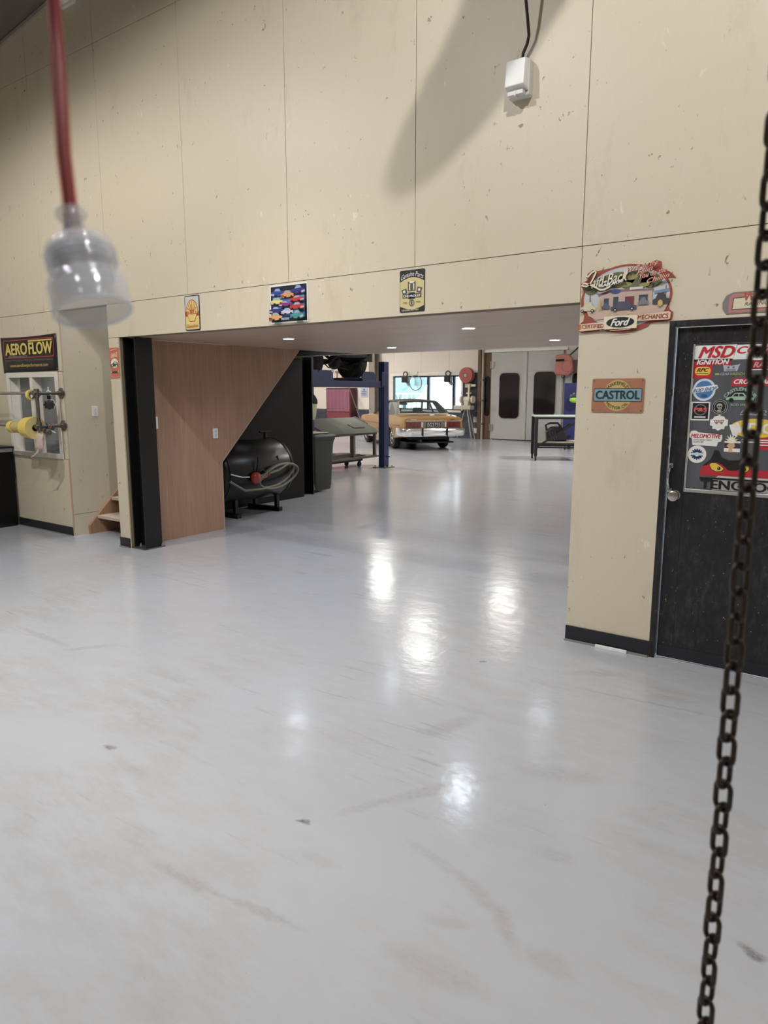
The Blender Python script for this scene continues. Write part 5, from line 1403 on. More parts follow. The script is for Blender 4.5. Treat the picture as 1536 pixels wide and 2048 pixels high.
q = MB(); q.box(-3.7, 0.85, -0.80, 0.80, 0.66, 1.05); q.build('lower_body', M_BODY4, v, bevel=0.05)
q = MB(); q.box(-2.6, 0.80, -0.72, 0.72, 1.051, 1.75); q.build('cabin', M_BODY4, v, bevel=0.12)
q = MB(); q.box(0.35, 0.72, -0.38, 0.30, 0.42, 0.655); q.build('fuel_tank', M_UND, v, bevel=0.03)
q = MB(); q.cyl((0.25, -0.05, 0.55), (0.25, 0.85, 0.55), 0.06, n=14); q.build('muffler', mat('dull_muffler', S(110, 112, 104), 0.5, 0.4), v, smooth=40)
q = MB(); q.box(0.86, 0.98, -0.78, 0.78, 0.62, 0.76); q.build('rear_bumper', M_UND, v, bevel=0.02)
q = MB(); q.box(0.36, 0.385, 0.62, 0.90, 0.36, 0.655); q.build('mud_flap', M_RUBBER, v, bevel=0.02)
q = MB(); q.box(-0.66, -0.60, -0.60, -0.56, 0.36, 0.655); q.build('shock_absorber', M_UND, v)
q = MB(); q.tube([(0.1, -0.5, 0.42), (0.12, -0.2, 0.22), (0.1, 0.1, 0.24), (0.12, 0.4, 0.20), (0.1, 0.55, 0.30)], 0.012, 6); q.build('brake_line', M_UND, v)

# trestle cart with a loose green body panel on it
c = thing('panel_cart', 'brown steel cart on castors behind the green bin', 'cart', (-9.70, 11.85, 0))
M_CART = mat('brown_steel_tube', S(96, 88, 80), 0.5, 0.2, var=0.2)
for x in (-0.32, 0.32):
    for y in (-0.75, 0.75, 0.0):
        q = MB(); q.box(x - 0.03, x + 0.03, y - 0.03, y + 0.03, 0.241, 0.70); q.build('leg', M_CART, c, bevel=0.003)
q = MB(); q.box(-0.36, 0.36, -0.80, 0.80, 0.19, 0.24); q.build('lower_frame', M_CART, c, bevel=0.003)
q = MB(); q.box(-0.36, 0.36, -0.80, 0.80, 0.7005, 0.74); q.build('upper_frame', M_CART, c, bevel=0.003)
q = MB(); q.box(-0.22, 0.22, -0.68, 0.45, 0.13, 0.189); q.build('castor_beam', M_BLACKM, c)
for x in (-0.18, 0.18):
    for y in (-0.62, 0.38):
        q = MB(); q.lathe((x - 0.02, y, 0.055), (1, 0, 0), [(0.01, 0.0), (0.055, 0.0), (0.055, 0.04), (0.01, 0.04)], 18); q.box(x - 0.03, x + 0.03, y - 0.03, y + 0.03, 0.112, 0.1295); q.build('castor', M_RUBBER, c, smooth=40)
for i, (x0, x1, y0, y1, z0) in enumerate(((-0.27, 0.27, -0.70, 0.50, 0.241), (-0.26, 0.24, -0.68, 0.34, 0.262), (-0.22, 0.20, -0.60, 0.20, 0.283))):
    q = MB(); q.box(x0, x1, y0, y1, z0, z0 + 0.020)
    tag(q.build('metal_sheet', M_CART, bevel=0.003), ['largest brown metal sheet at the bottom of the cart shelf pile', 'middle brown metal sheet in the cart shelf pile', 'smallest brown metal sheet on top of the cart shelf pile'][i], 'sheet', 'sheets on the cart shelf').location = (-9.70, 11.85, 0)
p = thing('bonnet_panel', 'dull green car bonnet panel lying on the brown cart', 'car panel', (-9.70, 11.85, 0.742))
M_GP = mat('dull_green_primer', S(80, 85, 76), 0.6, var=0.12, scale=4)
def prow(y, sag):
    return [(-0.50, y, 0.30 + sag), (-0.30, y, 0.31 + sag), (0.0, y, 0.20 + sag), (0.30, y, 0.08 + sag), (0.42, y, 0.0 + sag), (0.41, y, -0.005 + sag + 0.006), (0.0, y, 0.18 + sag), (-0.30, y, 0.285 + sag), (-0.50, y, 0.275 + sag)]
q = MB(); q.ring_loft([prow(-1.0, 0.015), prow(-0.6, 0.01), prow(0.0, 0.005), prow(0.55, 0.0), [(a_[0], a_[1], a_[2]) for a_ in prow(0.80, 0.0)]]); q.build('skin', M_GP, p, smooth=30)
q = MB(); q.prism([(-0.48, 0.0), (-0.28, 0.0), (-0.28, 0.282), (-0.48, 0.275)], 'xz', 0.72, 0.78); q.prism([(-0.48, 0.0), (-0.28, 0.0), (-0.28, 0.282), (-0.48, 0.275)], 'xz', -0.8, -0.74); q.build('support_block', M_CART, p)
q = MB(); q.hexa([(0.06, 0.10, 0.176), (0.26, 0.10, 0.107), (0.26, 0.50, 0.107), (0.06, 0.50, 0.176)], [(0.07, 0.12, 0.190), (0.25, 0.12, 0.124), (0.25, 0.48, 0.124), (0.07, 0.48, 0.190)]); q.build('recess_plate', mat('dark_primer', S(70, 74, 68), 0.6), p, bevel=0.01)
q = MB(); q.tube([(-0.40, 0.82, 0.26), (-0.30, 0.84, 0.30), (-0.10, 0.84, 0.22), (0.05, 0.83, 0.16)], 0.03, 8); q.build('rolled_edge', M_GP, p, smooth=60)
p2 = MB(); p2.box(-8.04, -7.60, 8.55, 8.95, 0.9475, 0.960)
tag(p2.build('folded_card', mat('pale_green_card', S(186, 192, 170), 0.8), bevel=0.002), 'pale flat card lying on the green bin lid', 'card')
# ------------------------------------------------------------------ gold sedan
car = thing('sedan_car', 'gold vintage sedan with black vinyl roof seen from behind', 'car', (-11.407, 17.513, 0), R(142.5))
k = NT('gold_car_paint')
k.l(k.mix(k.noise(k.mapping(), 1.5, 3), S(144, 107, 52), S(160, 121, 62)), k.b.inputs['Base Color'])
k.b.inputs['Roughness'].default_value = 0.28; k.b.inputs['Coat Weight'].default_value = 0.7; k.b.inputs['Coat Roughness'].default_value = 0.05; k.b.inputs['Metallic'].default_value = 0.15
M_GOLD = k.m
def itp(tab, x):
    for (x0, y0), (x1, y1) in zip(tab[:-1], tab[1:]):
        if x <= x1:
            f = min(max((x - x0) / (x1 - x0), 0), 1)
            return y0 + (y1 - y0) * f
    return tab[-1][1]
TW = [(-1.18, 0.865), (-0.95, 0.895), (-0.5, 0.925), (0.0, 0.930), (0.7, 0.905), (1.9, 0.905), (2.8, 0.915), (3.3, 0.89), (3.58, 0.85)]
TD = [(-1.18, 0.905), (-1.10, 0.945), (-0.36, 1.005), (2.1, 0.99), (2.7, 0.95), (3.45, 0.87), (3.58, 0.82)]
TS = [(-1.18, 0.885), (-1.0, 0.915), (-0.3, 0.965), (0.3, 0.945), (0.9, 0.915), (2.1, 0.925), (3.4, 0.85), (3.58, 0.80)]
TB = [(-1.18, 0.46), (-0.75, 0.36), (0.5, 0.23), (2.4, 0.23), (3.2, 0.28), (3.58, 0.38)]
def sect(x):
    Wd, zd, zs, zb = itp(TW, x), itp(TD, x), itp(TS, x), itp(TB, x)
    for xw, rw in ((0.0, 0.365), (2.82, 0.385)):
        dx = abs(x - xw)
        if dx < rw:
            zb = max(zb, 0.29 + math.sqrt(rw * rw - dx * dx))
    zm = max(0.60, zb + 0.03)
    half = [(Wd * 0.90, zb), (Wd * 0.965, zb + 0.012), (Wd, zm), (Wd * 0.985, max(zs - 0.09, zm + 0.02)), (Wd * 0.955, zs), (Wd * 0.90, zs + 0.018), (Wd * 0.72, zd - 0.004), (Wd * 0.3, zd)]
    return [(x, y_, z_) for y_, z_ in half] + [(x, -y_, z_) for y_, z_ in reversed(half)]
st = [-1.18, -1.14, -1.0, -0.8, -0.6, -0.45] + [-0.365 + 0.0365 * i * 2 for i in range(11)] + [0.5, 0.9, 1.4, 1.9, 2.2, 2.38] + [2.435 + 0.077 * i for i in range(11)] + [3.3, 3.45, 3.56, 3.58]
q = MB(); q.ring_loft([sect(x) for x in st]); q.build('body', M_GOLD, car, smooth=32)
q = MB(); q.box(-0.95, 3.4, -0.70, 0.70, 0.20, 0.235); q.box(-0.9, -0.45, -0.55, 0.55, 0.30, 0.46); q.cyl((-1.15, 0.35, 0.28), (0.5, 0.35, 0.26), 0.03, n=10); q.cyl((0, -0.66, 0.30), (0, 0.66, 0.30), 0.05, n=10); q.sphere((0, 0, 0.30), 0.13, 12, 8); q.build('underbody', M_UND, car)
for xx in (0.0, 2.82):
    q = MB(); q.box(xx - 0.33, xx + 0.33, -0.60, 0.60, 0.40, 0.57); q.build('wheel_well', M_UND, car)
# roof and pillars in black vinyl
M_VINYL = mat('black_vinyl', S(48, 46, 44), 0.5, var=0.1, bump=0.1, bscale=150)
def rsec(x, w, ze, zc):
    return [(x, y_, z_) for y_, z_ in ((w, ze), (w * 0.92, ze + 0.035), (w * 0.6, zc), (0, zc + 0.012), (-w * 0.6, zc), (-w * 0.92, ze + 0.035), (-w, ze), (-w * 0.95, ze - 0.015), (0, zc - 0.03), (w * 0.95, ze - 0.015))]
q = MB(); q.ring_loft([rsec(0.10, 0.60, 1.31, 1.355), rsec(0.25, 0.63, 1.335, 1.385), rsec(0.8, 0.645, 1.345, 1.405), rsec(1.35, 0.63, 1.335, 1.385), rsec(1.52, 0.60, 1.31, 1.355)]); q.build('roof', M_VINYL, car, smooth=45)
for s_ in (1, -1):
    q = MB(); q.hexa([(-0.42, s_ * 0.83, 0.965), (0.34, s_ * 0.845, 0.945), (0.34, s_ * 0.79, 0.945), (-0.42, s_ * 0.75, 0.98)], [(0.13, s_ * 0.625, 1.325), (0.62, s_ * 0.645, 1.335), (0.62, s_ * 0.60, 1.335), (0.13, s_ * 0.57, 1.335)]); q.build('rear_pillar', M_VINYL, car, bevel=0.01)
    q = MB(); q.bar((2.08, s_ * 0.80, 0.90), (1.48, s_ * 0.62, 1.33), 0.05, 0.05); q.build('front_pillar', M_VINYL, car)
    q = MB(); q.bar((0.95, s_ * 0.83, 0.90), (0.95, s_ * 0.64, 1.34), 0.05, 0.04); q.build('door_pillar', M_BLACKM, car)
    q = MB(); q.bar((-0.40, s_ * 0.745, 1.0), (0.14, s_ * 0.575, 1.345), 0.018, 0.02); q.build('window_chrome', M_CHROME, car)
    q = MB(); q.bar((-0.9, s_ * 0.915, 0.70), (3.3, s_ * 0.91, 0.69), 0.006, 0.012); q.build('side_crease', mat('dark_gold', S(120, 86, 36), 0.4), car)
q = MB(); q.bar((-0.40, -0.74, 1.008), (-0.40, 0.74, 1.008), 0.018, 0.02); q.bar((0.145, -0.575, 1.35), (0.145, 0.575, 1.35), 0.018, 0.02); q.build('window_chrome', M_CHROME, car)
M_CGL = glass_thin('car_glass', (0.82, 0.90, 0.92, 1), 0.14, 0.02)
def quad(name, ps, m):
    n_ = (Vector(ps[1]) - Vector(ps[0])).cross(Vector(ps[2]) - Vector(ps[0])).normalized() * 0.004
    q = MB(); q.hexa(ps, [tuple(Vector(p_) + n_) for p_ in ps]); q.build(name, m, car)
quad('rear_window', [(-0.39, -0.735, 1.005), (-0.39, 0.735, 1.005), (0.135, 0.57, 1.34), (0.135, -0.57, 1.34)], M_CGL)
quad('windscreen', [(2.08, -0.77, 0.95), (2.08, 0.77, 0.95), (1.49, 0.60, 1.335), (1.49, -0.60, 1.335)], M_CGL)
for s_ in (1, -1):
    quad('side_window', [(0.36, s_ * 0.82, 0.91), (2.04, s_ * 0.80, 0.92), (1.50, s_ * 0.622, 1.33), (0.62, s_ * 0.638, 1.34)], M_CGL)
M_SEAT = mat('dark_seat_vinyl', S(54, 50, 48), 0.6)
for x0 in (0.05, 1.05):
    q = MB(); q.box(x0, x0 + 0.16, -0.62, 0.62, 0.60, 1.03); q.build('seat_back', M_SEAT, car, bevel=0.05)
for y in (-0.32, 0.32):
    q = MB(); q.box(1.10, 1.20, y - 0.13, y + 0.13, 1.031, 1.14); q.build('head_rest', M_SEAT, car, bevel=0.03)
q = MB(); q.box(1.50, 1.53, -0.13, 0.13, 1.22, 1.28); q.build('rear_mirror', M_BLACKM, car, bevel=0.01)
# tail
M_TAIL = mat('dark_red_lens', S(96, 34, 34), 0.2, var=0.2, scale=9, coat=0.5)
q = MB(); q.box(-1.196, -1.181, -0.80, 0.80, 0.630, 0.815); q.build('tail_panel', mat('grey_tail_panel', S(120, 110, 96), 0.4, 0.5), car, bevel=0.004)
for s_ in (1, -1):
    q = MB(); q.box(-1.212, -1.1965, min(s_ * 0.32, s_ * 0.79), max(s_ * 0.32, s_ * 0.79), 0.650, 0.800); l_ = q.build('tail_light', M_TAIL, car, bevel=0.006)
    q = MB(); q.box(-1.216, -1.2125, min(s_ * 0.32, s_ * 0.37), max(s_ * 0.32, s_ * 0.37), 0.655, 0.795); q.build('reverse_light', mat('clear_lens', S(190, 186, 176), 0.2), l_)
    for kk in range(1, 4):
        yy = s_ * (0.37 + 0.105 * kk)
        q = MB(); q.box(-1.2165, -1.2125, yy - 0.004, yy + 0.004, 0.655, 0.795); q.build('light_divider', M_BLACKM, l_)
q = MB(); q.box(-1.206, -1.190, -0.82, 0.82, 0.818, 0.838); q.build('chrome_strip', M_CHROME, car, bevel=0.003)
q = MB(); q.box(-1.190, -1.181, 0.50, 0.66, 0.855, 0.870); q.box(-1.190, -1.181, -0.62, -0.52, 0.855, 0.870); q.sphere((-1.185, -0.02, 0.845), 0.018, 10, 8); q.build('boot_badge', M_CHROME, car)
q = MB(); q.box(-1.214, -1.1965, -0.21, 0.21, 0.655, 0.790); pl_ = q.build('number_plate', ink('plate_black', 40, 40, 42), car, bevel=0.003)
vs, fs = text_geo('EG2755', 0.0, 0.0)
ax, bx, az, bz = min(v_[0] for v_ in vs), max(v_[0] for v_ in vs), min(v_[1] for v_ in vs), max(v_[1] for v_ in vs)
q = MB(); q.add([(-1.2150, 0.185 - 0.37 * (v_[0] - ax) / (bx - ax), 0.672 + 0.10 * (v_[1] - az) / (bz - az)) for v_ in vs], fs); q.build('lettering', ink('plate_silver', 196, 196, 192), pl_)
bo = [(-0.80, 0.965), (-1.14, 0.955), (-1.275, 0.85), (-1.30, 0.60), (-1.30, -0.60), (-1.275, -0.85), (-1.14, -0.955), (-0.80, -0.965)]
bi = [(-0.80, -0.935), (-1.12, -0.93), (-1.21, -0.82), (-1.225, -0.60), (-1.225, 0.60), (-1.21, 0.82), (-1.12, 0.93), (-0.80, 0.935)]
def bz_(k_, sx):
    return [(p_[0] * 1.0 + sx, p_[1]) for p_ in bo] + bi
rings = []
for z_, ins in ((0.405, 0.045), (0.45, 0.012), (0.53, 0.0), (0.600, 0.006), (0.625, 0.03)):
    rings.append([((p_[0] + ins if i < 8 else p_[0]), p_[1] * ((1 - ins * 0.35) if i < 8 else 1), z_ + (0.05 if (i in (0, 7, 8, 15) and z_ < 0.44) else 0.0)) for i, p_ in enumerate(bo + bi)])
q = MB(); q.ring_loft(rings); bm_ = q.build('rear_bumper', M_CHROME, car, smooth=40)
for s_ in (0.36, -0.36):
    q = MB(); q.box(-1.330, -1.302, s_ - 0.022, s_ + 0.022, 0.415, 0.635); q.build('overrider', M_RUBBER, bm_, bevel=0.008)
for s_ in (0.62, -0.62):
    q = MB(); q.cyl((-1.30, s_, 0.50), (-1.308, s_, 0.50), 0.012, n=10); q.build('bumper_bolt', M_CHROME, bm_)
q = MB(); q.box(3.585, 3.68, -0.90, 0.90, 0.40, 0.56); q.build('front_bumper', M_CHROME, car, bevel=0.02)
for xx in (0.0, 2.82):
    for yy in (0.74, -0.74):
        q = MB(); q.lathe((xx, yy - 0.10, 0.31), (0, 1, 0), [(0.17, 0.015), (0.20, 0.0), (0.275, 0.0), (0.302, 0.02), (0.31, 0.05), (0.31, 0.15), (0.302, 0.18), (0.275, 0.20), (0.20, 0.20), (0.17, 0.185)], 36); w_ = q.build('wheel', M_RUBBER, car, smooth=35)
        s_ = 1 if yy > 0 else -1
        q = MB(); q.lathe((xx, yy + s_ * 0.06, 0.31), (0, s_, 0), [(0.0, 0.034), (0.05, 0.032), (0.07, 0.012), (0.14, 0.014), (0.172, 0.036), (0.176, 0.0)], 28); q.build('hub_cap', M_CHROME, w_, smooth=40)
        for kk in range(10):
            a_ = R(36 * kk)
            q = MB(); q.bar((xx + 0.075 * math.cos(a_), yy + s_ * 0.08, 0.31 + 0.075 * math.sin(a_)), (xx + 0.145 * math.cos(a_), yy + s_ * 0.082, 0.31 + 0.145 * math.sin(a_)), 0.014, 0.012, (0, 1, 0)); q.build('spoke', M_GALV, w_)
        keep = MB()
        pts = [(xx + (0.372 if xx == 0 else 0.392) * math.cos(R(10 + 16 * i)), s_ * (itp(TW, xx) + 0.002), 0.29 + (0.372 if xx == 0 else 0.392) * math.sin(R(10 + 16 * i))) for i in range(11)]
        keep.tube(pts, 0.009, 6); keep.build('arch_moulding', M_CHROME, car, smooth=60)
q = MB(); q.cyl((2.3, 0.80, 0.93), (2.45, 0.83, 1.55), 0.004, n=6); q.build('aerial', M_STEEL, car)
q = MB(); q.cyl((0.55, 0.906, 0.79), (0.55, 0.93, 0.79), 0.022, n=12); q.build('fuel_cap', M_CHROME, car)
q = MB(); q.box(1.05, 1.20, 0.902, 0.925, 0.775, 0.80); q.build('door_handle', M_CHROME, car, bevel=0.004)

# ------------------------------------------------------------------ welding trolley and things on it
wt = thing('work_trolley', 'black steel work trolley with pale green top by the right column', 'trolley', (-6.98, 15.72, 0), R(31))
M_TB = mat('black_tube_steel', S(22, 22, 26), 0.4)
LX, LY, TZ = 1.10, 0.72, 1.03
for x in (0.03, LX - 0.03):
    for y in (0.03, LY - 0.03):
        q = MB(); q.box(x - 0.036, x + 0.036, y - 0.036, y + 0.036, 0.12, TZ); q.build('leg', M_TB, wt, bevel=0.003)
        q = MB(); q.lathe((x - 0.018, y - 0.02, 0.06), (1, 0, 0), [(0.012, 0.0), (0.052, 0.0), (0.06, 0.008), (0.06, 0.028), (0.052, 0.036), (0.012, 0.036)], 20); q.box(x - 0.026, x + 0.026, y - 0.03, y + 0.02, 0.100, 0.1195); q.build('castor', M_RUBBER, wt, smooth=40)
for y in (0.03, LY - 0.03):
    q = MB(); q.box(0.06, LX - 0.06, y - 0.02, y + 0.02, TZ - 0.05, TZ); q.build('top_rail', M_TB, wt)
    q = MB(); q.box(0.06, LX - 0.06, y - 0.018, y + 0.018, 0.30, 0.335); q.build('low_rail', M_TB, wt)
q = MB(); q.bar((0.06, 0.0, 0.34), (LX - 0.06, 0.0, TZ - 0.06), 0.05, 0.04); q.build('brace', M_TB, wt)
q = MB(); q.box(-0.01, LX + 0.01, -0.01, LY + 0.01, TZ + 0.0005, TZ + 0.035); q.build('worktop', mat('pale_green_top', S(176, 190, 180), 0.35), wt, bevel=0.004)
q = MB(); q.box(0.06, LX - 0.06, 0.05, LY - 0.05, 0.42, 0.455); q.build('shelf', mat('dusty_timber', S(176, 164, 150), 0.7, var=0.15, stretch=(1, 6, 1)), wt)
q = MB(); q.box(0.06, LX - 0.06, 0.034, 0.050, 0.38, 0.42); q.build('shelf_rail', M_TB, wt)
jc = thing('jerry_can', 'black plastic jerry can leaning on the trolley shelf', 'jerry can', (-6.86, 16.05, 0.456), R(31)); jc.scale = (1.25, 1.25, 1.15)
q = MB(); q.prism([(0.02, 0.0), (0.40, 0.0), (0.38, 0.16), (0.30, 0.30), (0.10, 0.30), (0.0, 0.20)], 'xz', -0.09, 0.09); q.build('body', mat('black_plastic', S(28, 29, 34), 0.35), jc, bevel=0.03)
q = MB(); q.tube([(0.02, 0, 0.22), (0.0, 0, 0.33), (0.08, 0, 0.37), (0.22, 0, 0.37), (0.28, 0, 0.30)], 0.02, 8); q.build('handle', MATS['black_plastic'], jc, smooth=50)
q = MB(); q.cyl((0.33, 0, 0.24), (0.43, 0, 0.32), 0.028, n=12); q.cyl((0.43, 0, 0.32), (0.46, 0, 0.345), 0.036, n=12); q.build('spout_cap', MATS['black_plastic'], jc, smooth=40)
q = MB(); q.cyl((0.37, 0, 0.06), (0.46, 0, 0.10), 0.03, n=12); q.build('drain_cap', MATS['black_plastic'], jc, smooth=40)
for kk in range(3):
    q = MB(); q.bar((0.06 + 0.05 * kk, -0.094, 0.20), (0.11 + 0.05 * kk, -0.094, 0.03), 0.008, 0.006); q.build('rib', mat('cool_grey_plastic', S(96, 100, 108), 0.4), jc)  # ribs in a lighter cool grey than the can body
wc = thing('welder_cabinet', 'dark blue tall welder cabinet behind the trolley', 'welder', (-7.55, 19.6, 0), R(20))
q = MB(); q.box(-0.28, 0.40, -0.22, 0.30, 0.16, 1.86); q.build('body', mat('navy_enamel', S(36, 40, 92), 0.4), wc, bevel=0.01)
for x in (-0.2, 0.32):
    q = MB(); q.lathe((x - 0.02, -0.16, 0.08), (1, 0, 0), [(0.02, 0.0), (0.08, 0.0), (0.08, 0.04), (0.02, 0.04)], 20); q.box(x - 0.03, x + 0.03, -0.2, -0.1, 0.16 - 0.02, 0.1595); q.build('castor', M_RUBBER, wc, smooth=40)
q = MB(); q.cyl((-0.1, 0.22, 0.0), (-0.1, 0.22, 0.155), 0.05); q.cyl((0.3, 0.22, 0.0), (0.3, 0.22, 0.155), 0.05); q.build('rear_foot', M_BLACKM, wc)
hm = thing('welding_helmet', 'dark helmet with lime visor hung on the blue cabinet', 'helmet', (-7.36, 19.20, 1.40), R(20))
q = MB(); q.sphere((0, -0.02, 0.06), 0.17, 20, 14, (1, 0.7, 1.1)); q.build('shell', mat('navy_helmet', S(34, 40, 70), 0.3), hm, smooth=80)
q = MB(); q.sphere((0, -0.06, 0.0), 0.165, 20, 14, (1, 0.65, 0.55)); q.build('visor_band', mat('lime_plastic', S(150, 200, 60), 0.3), hm, smooth=80)

# ------------------------------------------------------------------ hose reels, grinder, things on the back wall
def reel(label, loc, rz, case):
    t = thing('hose_reel', label, 'hose reel', loc, rz)
    if not case:
        q = MB(); q.lathe((0, 0, 0), (0, -1, 0), [(0.02, 0.02), (0.26, 0.02), (0.27, 0.04), (0.25, 0.055), (0.12, 0.05), (0.10, 0.16), (0.12, 0.17), (0.25, 0.165), (0.27, 0.18), (0.26, 0.20), (0.16, 0.205), (0.02, 0.20)], 36); q.build('drum', mat('faded_red', S(170, 94, 88), 0.4), t, smooth=35)
        q = MB(); q.lathe((0, 0, 0), (0, -1, 0), [(0.0, 0.225), (0.05, 0.225), (0.075, 0.20), (0.075, 0.19), (0.0, 0.19)], 20); q.build('hub', M_GALV, t, smooth=35)
        q = MB(); q.torus((0, -0.202, 0), (0, 1, 0), 0.19, 0.012, 36, 6); q.torus((0, -0.21, 0), (0, 1, 0), 0.10, 0.010, 28, 6); q.build('pressed_ring', MATS['faded_red'], t, smooth=50)
        q = MB(); q.bar((0, -0.01, 0.0), (0, -0.01, -0.36), 0.08, 0.02); q.box(-0.06, 0.16, -0.12, -0.002, -0.42, -0.28); q.build('bracket', mat('pale_bracket', S(178, 176, 170), 0.5), t)
    else:
        q = MB(); q.prism([(-0.30, 0.30), (0.10, 0.34), (0.24, 0.20), (0.28, -0.20), (0.16, -0.34), (-0.30, -0.32)], 'xz', -0.22, 0.0); q.build('case', mat('pink_red_plastic', S(178, 110, 103), 0.4), t, bevel=0.05)
        q = MB(); q.box(-0.26, 0.02, -0.235, -0.221, 0.10, 0.17); q.build('mouth', M_BLACK, t, bevel=0.01)
        q = MB(); q.torus((0.10, -0.222, -0.05), (0, 1, 0), 0.17, 0.014, 30, 6); q.build('side_ring', MATS['pink_red_plastic'], t, smooth=50)
        q = MB(); q.bar((0.10, 0.02, 0.30), (0.70, 0.10, 0.85), 0.05, 0.04); q.bar((0.70, 0.10, 0.85), (0.70, 0.10, 2.5395), 0.05, 0.05); q.build('arm', M_BLACKM, t)
        q = MB(); q.box(0.2, 0.6, 0.0, 0.10, -0.25, 0.15); q.build('bracket', mat('rusty_steel', S(104, 86, 72), 0.7, 0.3), t)
        q = MB(); q.torus((-0.05, -0.1, -0.36), (0, 1, 0), 0.05, 0.012, 18, 6); q.build('hose_stop', M_RUBBER, t, smooth=50)
    return t
reel('round red hose reel on the back wall right of the bright window', (-12.42, BY - 0.02, 2.19), 0, False)
reel('pinkish red cased hose reel hung in front of the booth doors', (-8.74, BY - 0.32, 2.46), 0, True)
g_ = thing('bench_grinder', 'cream double bench grinder on a pedestal by the back wall', 'grinder', (-12.22, BY - 0.42, 0))
M_CRM = mat('cream_enamel', S(216, 208, 188), 0.4)
q = MB(); q.cyl((-0.10, 0, 1.36), (0.12, 0, 1.36), 0.10, n=24); q.box(-0.08, 0.08, -0.10, 0.10, 1.16, 1.30); q.build('motor', M_CRM, g_, smooth=40)
for x in (-0.22, 0.22):
    q = MB(); q.cyl((x - 0.03, 0, 1.36), (x + 0.03, 0, 1.36), 0.125, n=28); q.build('wheel_guard', M_CRM, g_, smooth=40)
q = MB(); q.bar((0.0, 0.10, 1.45), (0.0, 0.12, 1.86), 0.06, 0.06); q.build('light_neck', M_CRM, g_)
q = MB(); q.box(-0.46, 0.20, -0.14, 0.14, 1.02, 1.155); q.build('tray', mat('pale_tray', S(190, 180, 164), 0.6), g_, bevel=0.005)
for p0, p1 in (((-0.08, 0, 1.02), (-0.45, 0.12, 0.0)), ((0.04, -0.06, 1.02), (0.26, -0.12, 0.0)), ((0.04, 0.06, 1.02), (0.22, 0.20, 0.0))):
    q = MB(); q.cyl(p0, p1, 0.022, n=10); q.build('leg', M_GALV, g_)
for i, (x, z, w_, h_) in enumerate(((-12.35, 1.80, 0.26, 0.08), (-12.45, 1.55, 0.18, 0.05))):
    q = MB(); q.box(0, w_, -0.08, 0, 0, h_)
    o = tag(q.build('wall_tray', M_CRM, bevel=0.005), ['pale small tray under the round red reel', 'thin pale ledge below the tray on the black board'][i], 'tray'); o.location = (x, BY - 0.0185, z)
hp = thing('hose_loop', 'grey loop of hose hanging in front of the bright window', 'hose', (-14.57, BY - 0.10, 1.95))
q = MB(); q.torus((0, 0, 0), (0, 1, 0.05), 0.27, 0.018, 40, 8); q.build('loop', mat('grey_rubber', S(130, 130, 130), 0.6), hp, smooth=60)
q = MB(); q.cyl((0.05, 0, 0.26), (0.06, 0.06, 0.40), 0.010, n=6); q.build('hanger', M_STEEL, hp)
for i, x in enumerate((-15.0, -13.18)):
    t = thing('wall_bracket', ['black bracket with pulley over the left window mullion', 'black bracket with pulley over the right window pane'][i], 'bracket', (x, BY - 0.03, 2.10))
    q = MB(); q.box(-0.12, 0.14, -0.20, 0.0, -0.14, 0.10); q.build('block', M_BLACKM, t, bevel=0.03)
    q = MB(); q.torus((0.0, -0.10, 0.16), (0, 1, 0), 0.09, 0.02, 20, 8); q.build('pulley', M_BLACKM, t, smooth=50)
    q = MB(); q.cyl((0.08, -0.1, -0.13), (0.18, -0.12, -0.22), 0.06, n=14); q.build('nose', mat('cool_grey_plastic', S(96, 100, 108), 0.4), t, smooth=40)

# clutter at the far left behind the hoist
rp = thing('red_locker', 'tall faded red panel locker behind the hoist on the left', 'locker', (-17.95, 21.70, 0))
q = MB(); q.box(-0.62, 0.62, 0.05, 0.45, 0.0, 1.78); q.build('carcass', mat('dark_maroon', S(78, 30, 40), 0.6), rp, bevel=0.01)
M_MAG = mat('faded_magenta', S(126, 80, 98), 0.5, var=0.14, scale=3, stretch=(5, 5, 0.6))
q = MB(); q.box(-0.56, 0.58, 0.02, 0.049, 0.86, 1.73); d_ = q.build('door', M_MAG, rp, bevel=0.005)
for kk in range(6):
    q = MB(); q.box(-0.50 + 0.19 * kk, -0.485 + 0.19 * kk, 0.012, 0.0195, 0.88, 1.71); q.build('rib', M_MAG, d_)
q = MB(); q.box(-0.56, 0.58, 0.02, 0.049, 0.02, 0.845); q.build('door', mat('dark_red_door', S(116, 52, 62), 0.5, var=0.14), rp, bevel=0.005)
ec = thing('engine_crane', 'orange red workshop crane standing left of the red locker', 'crane', (-18.95, 20.6, 0))
M_ORD = mat('orange_red', S(190, 74, 50), 0.45, var=0.15)
q = MB(); q.bar((-0.9, 0, 1.36), (0.40, 0, 1.36), 0.10, 0.16); q.build('boom', M_ORD, ec, bevel=0.005)
q = MB(); q.bar((-0.55, 0, 0.0), (-0.55, 0, 1.275), 0.12, 0.12); q.build('mast', M_RED, ec, bevel=0.005)
q = MB(); q.bar((0.05, -0.1, 0.0), (0.30, -0.1, 1.27), 0.09, 0.06); q.build('strut', mat('pale_orange', S(232, 158, 96), 0.5), ec, bevel=0.004)
q = MB(); q.box(-0.9, 0.4, -0.5, -0.42, 0.05, 0.13); q.box(-0.9, 0.4, 0.42, 0.5, 0.05, 0.13); q.box(-0.65, -0.5, -0.42, 0.42, 0.05, 0.13); q.box(-0.9, -0.84, -0.5, 0.5, 0.0, 0.05); q.box(0.30, 0.36, -0.5, -0.42, 0.0, 0.05); q.box(0.30, 0.36, 0.42, 0.5, 0.0, 0.05); q.build('base_frame', M_ORD, ec)
